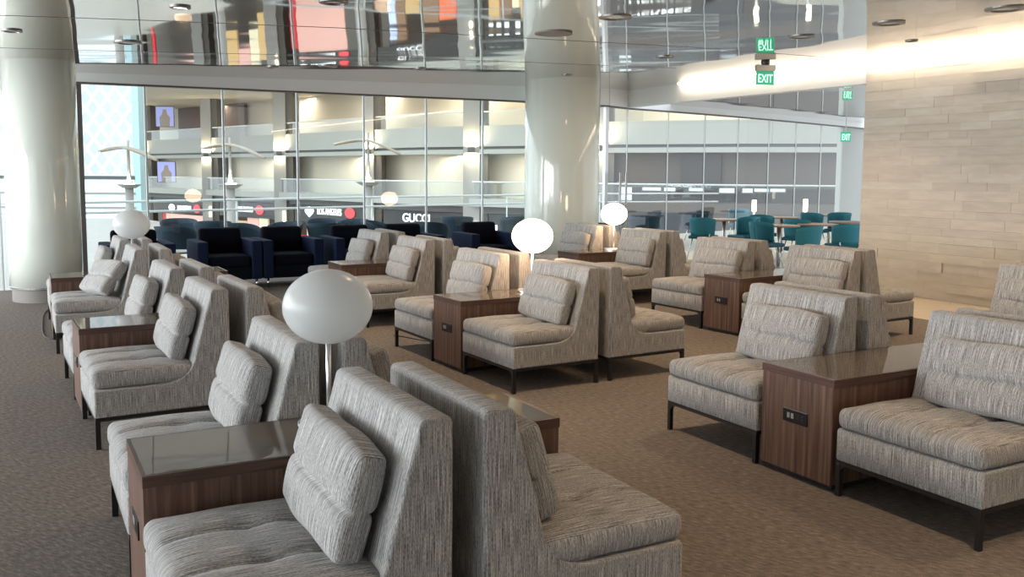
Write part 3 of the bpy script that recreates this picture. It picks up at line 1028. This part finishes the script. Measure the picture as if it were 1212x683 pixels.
tub0, din0 = make_tub(), make_dining()
tubs = [0]; dins = [0]
def put_tub(px, ytop, rot, label, ztop=.74):
    d = (EYE - ztop) * F_PX / (ytop - hz(px)); X = (px - 606) / F_PX * d
    o = tub0 if not tubs[0] else copy_tree(tub0); tubs[0] = 1
    o.location = (X, d, 0); o.rotation_euler = (0, 0, R(rot)); tag(o, label, 'tub chair', 'slate blue tub chairs on the terrace behind the glass')
for a in [(209, 266.5, 165, 'big slate tub chair behind glass, left of the paired navy armchairs'), (211, 259, 20, 'distant slate tub chair under the left shop display'),
          (251, 260, 200, 'small slate tub chair behind glass directly below the orange lamp reflection'), (290, 264.5, 60, 'slate tub chair seen between the two paired navy armchairs'),
          (334, 263.0, -20, 'slate tub chair behind glass just over the right paired armchair'), (385, 262.5, 190, 'large slate tub chair behind the glass, right of the paired armchairs'),
          (383, 259, 15, 'distant slate tub chair under the left end of the airport sign'), (413, 259.5, -30, 'distant slate tub chair under the right end of the airport sign'),
          (451, 261, 80, 'slate tub chair peeking over the navy armchair behind the middle row'), (512, 261, 150, 'slate tub chair under the luxury shop letters'),
          (541, 255, 185, 'slate tub chair directly right of the luxury shop letters'), (608, 255, 200, 'slate tub chair just left of the middle column'),
          (700, 262, 170, 'slate tub chair directly right of the middle column behind the lamp'), (762, 254, 190, 'slate tub chair behind glass right of the door handles'),
          (790, 251, 160, 'slate tub chair behind the glass, left of the first teal chair'), (822, 249, 200, 'slate tub chair behind glass above the first teal chair')]:
    put_tub(*a)


def put_din(px, ytop, rot, label):
    d = (EYE - .82) * F_PX / (ytop - hz(px)); X = (px - 606) / F_PX * d
    o = din0 if not dins[0] else copy_tree(din0); dins[0] = 1
    o.location = (X, d, 0); o.rotation_euler = (0, 0, R(rot)); tag(o, label, 'dining chair', 'teal dining chairs on chrome legs')
for a in [(832, 256.5, 150, 'teal dining chair farthest left, at the leftmost round table'), (882, 256.5, -60, 'teal dining chair facing the leftmost round table from its right'),
          (906, 263, 35, 'dark looking teal dining chair left of the frontmost round table'), (953, 266.5, 215, 'teal dining chair, nearest one, right of the frontmost round table'),
          (1000, 264, 190, 'teal dining chair touching the stone wall edge in the photo'), (903, 254.5, 10, 'teal dining chair behind the dark looking one'),
          (944, 258.2, 140, 'teal dining chair half hidden behind the nearest teal chair'), (962, 252, 10, 'teal dining chair at the far middle round table'),
          (992, 251.5, -40, 'teal dining chair far back below the small exit sign'), (875, 247, 0, 'small distant teal dining chair standing highest in the photo')]:
    put_din(*a)


def make_round(h, r, wood, base_r):
    t = thing('round_table', 'x', 'round table')
    bm = bmesh.new(); lathe(bm, [(0, h - .028), (r - .012, h - .028), (r, h - .014), (r - .004, h), (0, h)], 40); put('tabletop', bm, wood, t)
    bm = bmesh.new(); lathe(bm, [(.035, .012), (.035, h - .028)], 20); put('pedestal', bm, M['steel'], t, True)
    bm = bmesh.new(); lathe(bm, [(0, 0), (base_r, 0), (base_r, .008), (.04, .02), (0, .02)], 32); put('base_plate', bm, M['steel'], t)
    return t


rt0 = make_round(.74, .36, M['oak'], .24); first = [True]
for (px, py, lab) in [(857, 259, 'round wooden table farthest left beside the first teal chair'), (922, 266, 'frontmost round wooden table on a pale pedestal'),
                      (968, 264.7, 'round wooden table between the nearest and rightmost teal chairs'), (925, 256.5, 'round wooden table behind the frontmost one'),
                      (981, 254, 'farthest round wooden table below the small exit sign'), (1004, 262, 'round wooden table cut off by the stone wall edge')]:
    d = (EYE - .74) * F_PX / (py - hz(px)); o = rt0 if first[0] else copy_tree(rt0); first[0] = False
    o.location = ((px - 606) / F_PX * d, d, 0); tag(o, lab, 'round table', 'round wooden dining tables')
lt0 = make_round(.44, .27, plain('pale_laminate', (.6, .58, .54), .25), .2); first = [True]
for (px, py, lab) in [(208, 297, 'low round pale table left of the paired navy armchairs'), (386, 290.5, 'low pale table between the paired and single navy armchairs'),
                      (545, 286, 'low pale table left of the armchair behind the glowing lamp')]:
    d = (EYE - .44) * F_PX / (py - hz(px)); o = lt0 if first[0] else copy_tree(lt0); first[0] = False
    o.location = ((px - 606) / F_PX * d, d, 0); tag(o, lab, 'low table', 'low pale tables near the navy armchairs')


# ================================================================ THE ATRIUM BEYOND THE GLASS
ZT = 3.61
FT = [(-250, 20), (40, 30), (188, 36.6), (320, 43.5), (500, 53.7), (600, 57), (723, 62), (880, 65.5), (1040, 67.5), (1300, 70)]


def fpt(x, setback=0):
    h = lerp_tab(FT, x); d = (ZT - EYE) * F_PX / h
    p = Vector(((x - 606) / F_PX * d, d))
    if setback:
        h2 = lerp_tab(FT, x + 8); d2 = (ZT - EYE) * F_PX / h2
        q = Vector(((x + 8 - 606) / F_PX * d2, d2)) - p
        p = p + Vector((-q.y, q.x)).normalized() * setback
    return p


mb = {
    'cream': plain('cream_gallery_wall', (.60, .54, .45), .8),
    'beige': plain('beige_gallery_panel', (.66, .60, .50), .7),
    'parapet': plain('pale_parapet', (.42, .42, .385), .6),
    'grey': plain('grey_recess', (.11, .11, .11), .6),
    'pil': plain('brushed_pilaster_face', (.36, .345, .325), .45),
    'pilside': plain('taupe_pilaster_side', (.13, .115, .10), .6),  # same grey metal as the face, its shade put into the colour
    'dark': plain('charcoal_shop_fascia', (.03, .032, .035), .5),
    'brown': plain('brown_grey_cladding', (.09, .068, .055), .6),
    'darkbrown': plain('dark_brown_cladding', (.03, .024, .022), .5),
    'lowfloor': plain('pale_lower_floor', (.33, .31, .27), .3),
    'white_sign': plain('white_sign_letters', (.9, .9, .9), .5, emit=(1, 1, 1), estr=1.15),
    'red_sign': plain('red_sign_disc', (.8, .05, .06), .5, emit=(.9, .05, .07), estr=1.0),
    'warmlight': plain('warm_tube_light', (1, .9, .7), .5, emit=(1, .86, .62), estr=7),
    'winlight': plain('daylit_window', (.8, .9, 1), .5, emit=(.80, .90, 1), estr=1.6),
}
disp_cols = {'pink': (.75, .42, .36), 'red': (.55, .02, .03), 'tan': (.62, .40, .17), 'orange': (.85, .16, .05), 'brownish': (.26, .15, .09),
             'ivory': (.8, .72, .5), 'violet': (.25, .22, .6), 'bluewhite': (.6, .7, .95), 'dim': (.09, .08, .07)}
for k, c in disp_cols.items():
    mb['d_' + k] = plain('lit_display_' + k, c, .5, emit=c, estr=.6)

xs = [-40, 20, 90, 130, 168, 250, 337, 441, 500, 560, 640, 710, 790, 880, 960, 1040, 1120, 1220]


def ribbon(name, s0, s1, z0, z1, mat, label, x0=-40, x1=1220):
    """band following the gallery line between setbacks s0 and s1"""
    bm = bmesh.new(); X = [x for x in xs if x0 <= x <= x1]
    for a, b in zip(X, X[1:]):
        pa, pb, qa, qb = fpt(a, s0), fpt(b, s0), fpt(a, s1), fpt(b, s1)
        prism(bm, [tuple(pa), tuple(pb), tuple(qb), tuple(qa)], z0, z1)
    return tag(put(name, bm, mat), label, None, None, 'structure')


ribbon('trim_40', 0, .25, 2.74, ZT, mb['parapet'], 'pale balcony parapet of the upper gallery', 130)
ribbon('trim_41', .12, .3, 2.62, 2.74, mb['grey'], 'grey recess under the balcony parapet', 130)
ribbon('trim_42', -.06, 3.2, 2.43, 2.62, mb['parapet'], 'pale gallery slab edge', 130)
ribbon('wall_gallery', 3.2, 3.4, 2.62, 7.6, mb['cream'], 'cream back wall of the upper gallery', 130)
ribbon('wall_mezzanine', 1.3, 1.5, .2, 2.43, mb['beige'], 'beige panel wall under the upper gallery', 130, 710)
ribbon('wall_mezzanine_right', .6, .8, 1.12, 2.43, mb['brown'], 'brown clad wall under the upper gallery on the right', 710)
ribbon('wall_mezzanine_right_low', 2.4, 2.6, -.4, 1.2, mb['brown'], 'beige lower wall behind the walkway on the right', 710)
ribbon('trim_43', -.3, 3.2, .22, .55, mb['parapet'], 'pale walkway slab edge above the shops', 130, 710)
ribbon('trim_46', -.3, 3.2, .22, .55, mb['brown'], 'brown walkway slab edge on the right', 710)
ribbon('trim_44', .1, 2.0, -.08, .22, mb['grey'], 'dark shadow gap above the shop signs', 130)  # solid dark band; the shadow under the slab is put into its colour
ribbon('wall_shop_back', 2.2, 2.4, -6.2, -.05, mb['d_dim'], 'dim interior wall behind the shop fronts')
ribbon('ceiling_gallery', -2.5, 3.4, 5.9, 6.2, mb['cream'], 'cream ceiling of the upper gallery', 130)
ribbon('ceiling_gallery_left', -9, -2.5, 5.9, 6.2, mb['cream'], 'cream ceiling reaching over the atrium at the left', 130, 337)
bm = bmesh.new(); prism(bm, [(-80, 17), (30, 17), (30, 75), (-80, 95)], -6.4, -6.2)
struct('floor_atrium', bm, mb['lowfloor'], label='pale floor of the atrium below')

# glass balustrades in front of the galleries
for (nm, z0, z1, s, lab) in (('balustrade', ZT, 4.2, .1, 'clear glass balustrade along the upper gallery parapet'), ('balustrade', .55, 1.25, -.2, 'clear glass balustrade along the walkway above the shops')):
    t = thing(nm, lab, 'balustrade')
    bm = bmesh.new(); X = [x for x in xs if x >= 130]
    for a, b in zip(X, X[1:]):
        pa, pb = fpt(a, s), fpt(b, s); d = (pb - pa).normalized()
        obox(bm, tuple(pa), d, (pb - pa).length, .02, z0, z1)
    put('glass_panel', bm, M['railglass'], t)
    bm = bmesh.new()
    for a, b in zip(X, X[1:]):
        pa, pb = fpt(a, s), fpt(b, s)
        tube(bm, [(*pa, z1), (*pb, z1)], .035, 6)
    put('handrail', bm, M['fin'], t)

for (x, D_, z, pw) in ((210, 2.0, 5.8, 260), (300, 2.0, 5.8, 260), (390, 1.8, 5.8, 240), (495, 1.8, 5.8, 240), (600, 1.6, 5.8, 200), (790, 1.6, 5.8, 260), (950, 1.6, 5.8, 260)):
    p = fpt(x, D_)
    area_light('gallery_lamp', (p.x, p.y, z), 4.5, .5, pw, (1, .86, .68))  # fill light added to warm and brighten the upper gallery
for (x, D_, z, pw) in ((225, .5, 2.38, 60), (300, .5, 2.38, 60), (395, .5, 2.38, 60), (500, .5, 2.38, 55), (605, .5, 2.38, 45)):
    p = fpt(x, D_)
    area_light('walkway_lamp', (p.x, p.y, z), 3.5, .3, pw, (1, .9, .76))  # fill light added under the slab to brighten the panel wall
# pilasters with wall lights
for i, (xl, xr, xd) in enumerate([(168, 178, 192), (244.3, 256, 275), (329.6, 344, 363), (435.4, 447.5, 466), (551.6, 571, 589), (702, 719, 740)]):
    a = fpt((xl + xr) / 2, -.25); wdt = (xr - xl) / F_PX * a.y
    names = ['left end of the glazing', 'first lamp post', 'orange-lit shop', 'airport sign', 'luxury shop letters', 'glass door']
    t = thing('trim_%d' % (60 + i), ['slim grey pilaster beside the violet screen', 'grey pilaster behind the middle curved-wing lamp post', 'grey pilaster left of the large airport sign', 'grey pilaster between airport sign and luxury shop',
                           'grey pilaster with bright wall light left of the middle column', 'grey pilaster right of the middle column'][i], None, (a.x, a.y, 0)); t['kind'] = 'structure'
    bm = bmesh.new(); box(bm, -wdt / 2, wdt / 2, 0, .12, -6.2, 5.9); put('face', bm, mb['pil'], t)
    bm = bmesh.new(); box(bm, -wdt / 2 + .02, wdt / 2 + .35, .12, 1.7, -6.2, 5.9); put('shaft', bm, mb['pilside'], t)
    z = 2.72
    bm = bmesh.new(); box(bm, -wdt * .22, wdt * .22, -.14, 0, z - .25, z, .01); sc = put('wall_light', bm, mb['grey'], t)
    bm = bmesh.new(); box(bm, -wdt * .3, wdt * .3, -.13, -.01, z + .005, z + .03); put('lens', bm, mb['warmlight'], sc)
    l = area_light('wall_light_lamp', (a.x, a.y - .12, z + .06), .3, .1, 60, (1, .8, .5), (R(180 - 25), 0, 0))
    l2 = area_light('wall_light_lamp', (a.x, a.y - .12, z - .28), .3, .1, 26, (1, .8, .5), (R(25), 0, 0))
    bm = bmesh.new(); tube(bm, [(wdt * .3, -.05, -1.05), (wdt * .3, -.05, -.45)], .06, 8); put('tube_light', bm, mb['warmlight'], t)

# shop fronts: fascia, display panels, letters
def shop(x0, x1, label, panels, text=None, tx=None, logo=False, tsize=.5, tz=-.62, bent=0):
    a, b = fpt(x0, 0), fpt(x1, 0); d = (b - a); L = d.length; d = d / L; ang = math.atan2(d.y, d.x)
    t = thing('shop_front', label, 'shop front', (a.x, a.y, 0), ang, 'shop fronts across the atrium')
    bm = bmesh.new(); box(bm, .3, L - .1, .05, .4, -.95, -.10); put('fascia', bm, mb['dark'], t)
    x = .3
    for (f, c, z0, z1) in panels:
        w_ = f * (L - .4)
        bm = bmesh.new(); box(bm, x + .03, x + w_ - .03, .35, .45, z0, z1); put('display_panel', bm, mb['d_' + c], t)
        x += w_
    if text:
        cu = bpy.data.curves.new('letters', 'FONT'); cu.body = text; cu.align_x = 'CENTER'; cu.size = tsize; cu.extrude = .02; cu.offset = .004
        X = tx[0] * L; wd = tx[1]
        put_text(cu, 'sign_letters', mb['white_sign'], t, (X, .02, tz - tsize * .33), wd)
        if logo:
            bm = bmesh.new()
            # crest-like badge: disc with a pointed foot
            pts = [(X - wd / 2 - .75 + .42 * math.cos(q), .27 * math.sin(q)) for q in [R(k) for k in range(-30, 211, 20)]] + [(X - wd / 2 - .75, -.42)]
            f_ = bm.faces.new([bm.verts.new((u, .0, tz + v * .8)) for u, v in pts])
            r_ = bmesh.ops.extrude_face_region(bm, geom=[f_]); bmesh.ops.translate(bm, verts=[e for e in r_['geom'] if isinstance(e, bmesh.types.BMVert)], vec=(0, .03, 0))
            put('badge', bm, mb['white_sign'], t)
            bm = bmesh.new(); ring = [bm.verts.new((X + wd / 2 + .75 + .42 * math.cos(R(k)), .0, tz + .26 * math.sin(R(k)))) for k in range(0, 360, 20)]
            f_ = bm.faces.new(ring); r_ = bmesh.ops.extrude_face_region(bm, geom=[f_]); bmesh.ops.translate(bm, verts=[e for e in r_['geom'] if isinstance(e, bmesh.types.BMVert)], vec=(0, .03, 0))
            put('red_disc', bm, mb['red_sign'], t)
    return t


def logo_w(px0, px1, xref):
    return (px1 - px0) / F_PX * fpt(xref).y * (1.45 if xref > 450 else 1.75)


shop(178, 244, 'shop front at the far left with a pink and red display', [(.10, 'dim', -6, -1), (.06, 'red', -6, -1.1), (.74, 'pink', -2.1, -1.1), (.1, 'dim', -6, -1)], 'LOS ANGELES', (.62, logo_w(207, 226, 215)), True, .42, -.66)
shop(256, 330, 'shop front with a tall white display behind the middle lamp post', [(.15, 'dim', -6, -1), (.25, 'tan', -3.2, -1.2), (.2, 'pink', -2.4, -1.0), (.15, 'ivory', -3, -.9), (.25, 'tan', -4.5, -1.3)], 'LOS ANGELES', (.48, logo_w(286, 305, 295)), True, .42, -.50)
shop(344, 435, 'shop front under the widest airport sign', [(.10, 'red', -6, -1.7), (.66, 'pink', -4.6, -1.15), (.24, 'dim', -6, -1)], 'LOS ANGELES', (.52, logo_w(373, 402, 388)), True, .46, -.36)
shop(447.5, 551, 'luxury shop front with white letters left of the middle column', [(.10, 'dim', -6, -1), (.10, 'bluewhite', -3.6, -1.4), (.12, 'brownish', -5, -1.3), (.18, 'tan', -3.6, -2.2), (.22, 'brownish', -5, -1.3), (.20, 'orange', -4.3, -1.6), (.08, 'violet', -4.6, -1.4)], 'GUCCI', (.45, logo_w(483, 515, 500)), False, .55, -.42)
t = shop(571, 702, 'shop front mostly hidden behind the middle column', [(.12, 'tan', -4.6, -1.2), (.12, 'brownish', -5, -1.3), (.08, 'ivory', -3.4, -1.6), (.2, 'tan', -4.6, -1.2), (.48, 'brownish', -5, -1.2)])
for q in (.55, .95, 1.35, 1.9, 2.3):
    bm = bmesh.new(); box(bm, q, q + .2, .0, .05, -.85, -.55); put('sign_light', bm, mb['white_sign'], t)
shop(719, 880, 'long shop front behind the glass door, mostly below the terrace edge', [(.14, 'brownish', -5.2, -1.5), (.3, 'tan', -3.8, -2.6), (.1, 'brownish', -5, -1.5), (.18, 'orange', -3.9, -3.2), (.28, 'brownish', -5, -1.3)], 'HERMES', (.40, 2.3), False, .50, -.80)
shop(884, 1060, 'long dim shop front behind the dining area glazing', [(.3, 'brownish', -5, -1.3), (.05, 'ivory', -4.6, -3.4), (.3, 'brownish', -5, -1.3), (.05, 'ivory', -4.6, -3.4), (.3, 'brownish', -5, -1.3)])

# right-hand wall details: dark panel, window strip
bm = bmesh.new(); a, b = fpt(801, .45), fpt(849, .45); d = (b - a).normalized()
obox(bm, tuple(a), d, (b - a).length, .12, 1.12, 2.40)
tag(put('wall_panel', bm, mb['darkbrown']), 'near-black panel on the brown wall right of the glass door', 'wall panel')
for i, (x0, x1, y0, y1, lab) in enumerate([(742, 765, 219, 225, 'first bright strip window right of the door handles'), (769, 783, 218, 226, 'second bright strip window right of the door handles'),
                                      (800, 817, 220, 226, 'bright strip window under the near-black panel, left one'), (838, 857, 219.5, 228, 'bright strip window under the near-black panel, right one'),
                                      (880, 893, 220.5, 228, 'bluish strip window above the wooden tables, first of three'), (895, 913, 220.5, 227, 'bluish strip window above the wooden tables, second of three'),
                                      (915, 934, 220, 227, 'white strip window above the wooden tables, third of three')]):
    p, q = fpt(x0, 2.3), fpt(x1, 2.3); dd = p.y
    z1 = EYE + (hz(x0) - y0) / F_PX * dd; z0 = EYE + (hz(x0) - y1) / F_PX * dd
    t = thing('strip_window', lab, 'window', (p.x, p.y, z0), math.atan2((q - p).y, (q - p).x), 'bright strip windows across the atrium')
    L = (q - p).length; bm = bmesh.new(); box(bm, 0, L, .03, .06, 0, z1 - z0); put('pane', bm, mb['winlight'], t)
    bm = bmesh.new(); e = .05
    for bx in ((-e, L + e, -e, 0), (-e, L + e, z1 - z0, z1 - z0 + e), (-e, 0, 0, z1 - z0), (L, L + e, 0, z1 - z0)): box(bm, bx[0], bx[1], 0, .08, bx[2], bx[3])
    put('frame', bm, mb['parapet'], t)
for (px, py0, py1, lab) in ((892.5, 237, 250, 'tall bright tube light above the tables, left of two'), (953, 236, 250, 'tall bright tube light above the tables, right of two')):
    D = 26; a = on_y(px, py1, D); b = on_y(px, py0, D)
    t = thing('tube_lamp', lab, 'lamp', (a.x, a.y, 0), 0, 'bright upright tube lights beyond the dining glazing')
    bm = bmesh.new(); tube(bm, [(0, 0, a.z), (0, 0, b.z)], .065, 12); put('tube', bm, mb['warmlight'], t, True)
    bm = bmesh.new(); tube(bm, [(0, 0, -6.2), (0, 0, a.z)], .04, 8); put('stand', bm, M['steel'], t, True)

# ---- terrace railing just outside the glass: two rails and posts
t = thing('terrace_railing', 'pale two-bar railing running along the terrace outside the glass', 'railing')
def rail_pt(x, y, z): return on_z(x, y, z)
R1 = [(-20, 241, 1.08), (90, 240, 1.08), (280, 236.5, 1.08), (440, 233.5, 1.08), (600, 231, 1.08), (710, 229.5, 1.08), (850, 229, 1.08)]
P1 = [on_z(*p) for p in R1]
bm = bmesh.new(); tube(bm, P1, .024, 8); put('top_rail', bm, M['fin'], t, True)
P2 = [Vector((p.x, p.y, .92 - .012 * i)) for i, p in enumerate(P1)]
bm = bmesh.new(); tube(bm, P2, .022, 8); put('lower_rail', bm, M['fin'], t, True)
for i in range(len(P1) - 1):
    for s in (0,):
        p = P1[i].lerp(P1[i + 1], s); bm = bmesh.new(); tube(bm, [(p.x, p.y, -.2), (p.x, p.y, 1.08)], .02, 6); put('post', bm, M['fin'], t, True)

# ---- winged lamp posts
def wing_lamp(px, w0, w1, ywing, yplate, D, label):
    P = on_y(px, yplate, D)
    t = thing('lamp_post', label, 'lamp post', (P.x, P.y, 0), 0, 'lamp posts with curved wing shades')
    s = D / F_PX
    bm = bmesh.new(); tube(bm, [(0, 0, -6.2), (0, 0, P.z)], .15, 12); put('lower_post', bm, mb['pil'], t, True)
    bm = bmesh.new(); lathe(bm, [(0, P.z - .16), (.22, P.z - .14), (.42, P.z - .02), (.42, P.z), (0, P.z)], 24); put('plate', bm, mb['pil'], t)
    ztop = EYE + (hz(px) - ywing) * s
    bm = bmesh.new(); tube(bm, [(0, 0, P.z), (0, 0, P.z + .12), (0, 0, P.z + .4), (0, 0, ztop + .35)], .03, 10, [.17, .09, .06, .04]); put('mast', bm, mb['parapet'], t, True)
    bm = bmesh.new(); lathe(bm, [(0, P.z + .002), (.2, P.z + .002), (.2, P.z + .03), (0, P.z + .03)], 20); put('up_light', bm, mb['warmlight'], t)
    l = area_light('lamp_post_lamp', (P.x, P.y - .12, P.z + .1), .25, .25, 22, (1, .84, .6), (PI, 0, 0), 'DISK')
    # wing: a leaf bent over the mast
    bm = bmesh.new(); xa, xb = (w0 - px) * s, (w1 - px) * s; n = 18; rows = []
    for i in range(n + 1):
        f = i / n; x = xa + (xb - xa) * f
        zc = ztop + .16 * math.sin(PI * min(1, f * 1.02)) - .62 * max(0, f - .38) ** 1.4
        hw = .55 * math.sin(PI * (f * .94 + .03)) ** .7 + .01
        rows.append([(x, -hw, zc - .05), (x, -hw * .5, zc - .015), (x, 0, zc), (x, hw * .5, zc - .015), (x, hw, zc - .05)])
    top = [[bm.verts.new(q) for q in r] for r in rows]; bot = [[bm.verts.new((q[0], q[1], q[2] - .035)) for q in r] for r in rows]
    for i in range(n):
        for j in range(4):
            bm.faces.new((top[i][j], top[i + 1][j], top[i + 1][j + 1], top[i][j + 1])); bm.faces.new((bot[i][j], bot[i][j + 1], bot[i + 1][j + 1], bot[i + 1][j]))
        for j in (0, 4): bm.faces.new((top[i][j], bot[i][j], bot[i + 1][j], top[i + 1][j]))
    for i in (0, n):
        for j in range(4): bm.faces.new((top[i][j], top[i][j + 1], bot[i][j + 1], bot[i][j]))
    bmesh.ops.recalc_face_normals(bm, faces=bm.faces); put('wing_shade', bm, plain('wing_shade_cream', (.36, .31, .24), .45), t, True)


wing_lamp(153, 119, 187, 178, 218, 33, 'lamp post with curved wing before the diamond screen, leftmost')
wing_lamp(273, 240, 314, 175, 218, 32, 'lamp post with curved wing above the paired navy armchairs')
wing_lamp(436, 396, 474, 170, 215, 31, 'lamp post with curved wing near the middle, rightmost')

# ---- big backlit diamond screen wall at the left
a = on_y(-160, 230, 38); b = on_y(161, 230, 38)
t = thing('screen_wall', 'huge bright white backlit wall with bluish diamond lattice at left', 'screen wall', (a.x, 38, 0))
L = b.x - a.x
zb = EYE - (207.5 - hz(120)) / F_PX * 38
bm = bmesh.new(); box(bm, 0, L, 0, .4, zb, 9.5); put('upper_screen', bm, diamond_mat(), t)
bm = bmesh.new(); box(bm, 0, L, .05, .4, -6.2, zb - .12); put('lower_glazing', bm, plain('daylit_frosted_glazing', (.7, .8, .9), .4, emit=(.66, .78, .95), estr=1.0), t)
for z in (zb - .12, zb - .75, zb - 1.35, zb - 1.9, zb - 2.5):
    bm = bmesh.new(); box(bm, -.02, L + .02, -.12, .04, z - .05, z + .10 if z == zb - .12 else z + .05); put('louvre_bar', bm, mb['grey'] if z == zb - .12 else mb['pil'], t)
bm = bmesh.new(); box(bm, L - .02, L + .25, -.1, .5, -6.2, 9.5); put('edge_frame', bm, plain('pale_blue_edge', (.5, .72, .78), .3), t)

# display screen with a blurred figure, mounted on the mezzanine wall
p = fpt(193, -1.0); p = Vector(((187 - 606) / F_PX * p.y, p.y)); ang = 0; L = 22 / F_PX * p.y / .62
for (z0, z1, lab) in ((.9, 2.25, 'violet display screen showing a standing figure, under the left balcony'), (4.4, 5.7, 'violet display screen high up at the left gallery')):
    t = thing('display_screen', lab, 'screen', (p.x, p.y, z0), ang)
    bm = bmesh.new(); box(bm, 0, L * .62, .02, .1, 0, z1 - z0); put('housing', bm, mb['grey'], t)
    bm = bmesh.new(); box(bm, .04, L * .62 - .04, 0, .03, .04, z1 - z0 - .04); put('picture', bm, plain('violet_picture', (.3, .3, .6), .4, emit=(.30, .32, .62), estr=.8), t)
    bm = bmesh.new(); cx = L * .31
    prism_pts = [(cx - .3, .04), (cx + .3, .04), (cx + .34, .6), (cx + .16, .8), (cx + .1, 1.1), (cx - .1, 1.1), (cx - .16, .8), (cx - .34, .6)]
    f_ = bm.faces.new([bm.verts.new((u, -.004, v)) for u, v in prism_pts]); put('picture_figure', bm, plain('figure_tone', (.25, .2, .17), .6, emit=(.2, .16, .13), estr=.8), t)
# dark red brown recess of the upper gallery at the left
bm = bmesh.new(); p, q = fpt(166, 2.9), fpt(240, 2.9); d = (q - p).normalized()
obox(bm, tuple(p), d, (q - p).length, .2, 2.62, 5.88)
tag(put('gallery_recess', bm, plain('maroon_brown_wall', (.10, .045, .03), .6)), 'dark maroon wall area on the upper gallery at the left', 'wall panel')
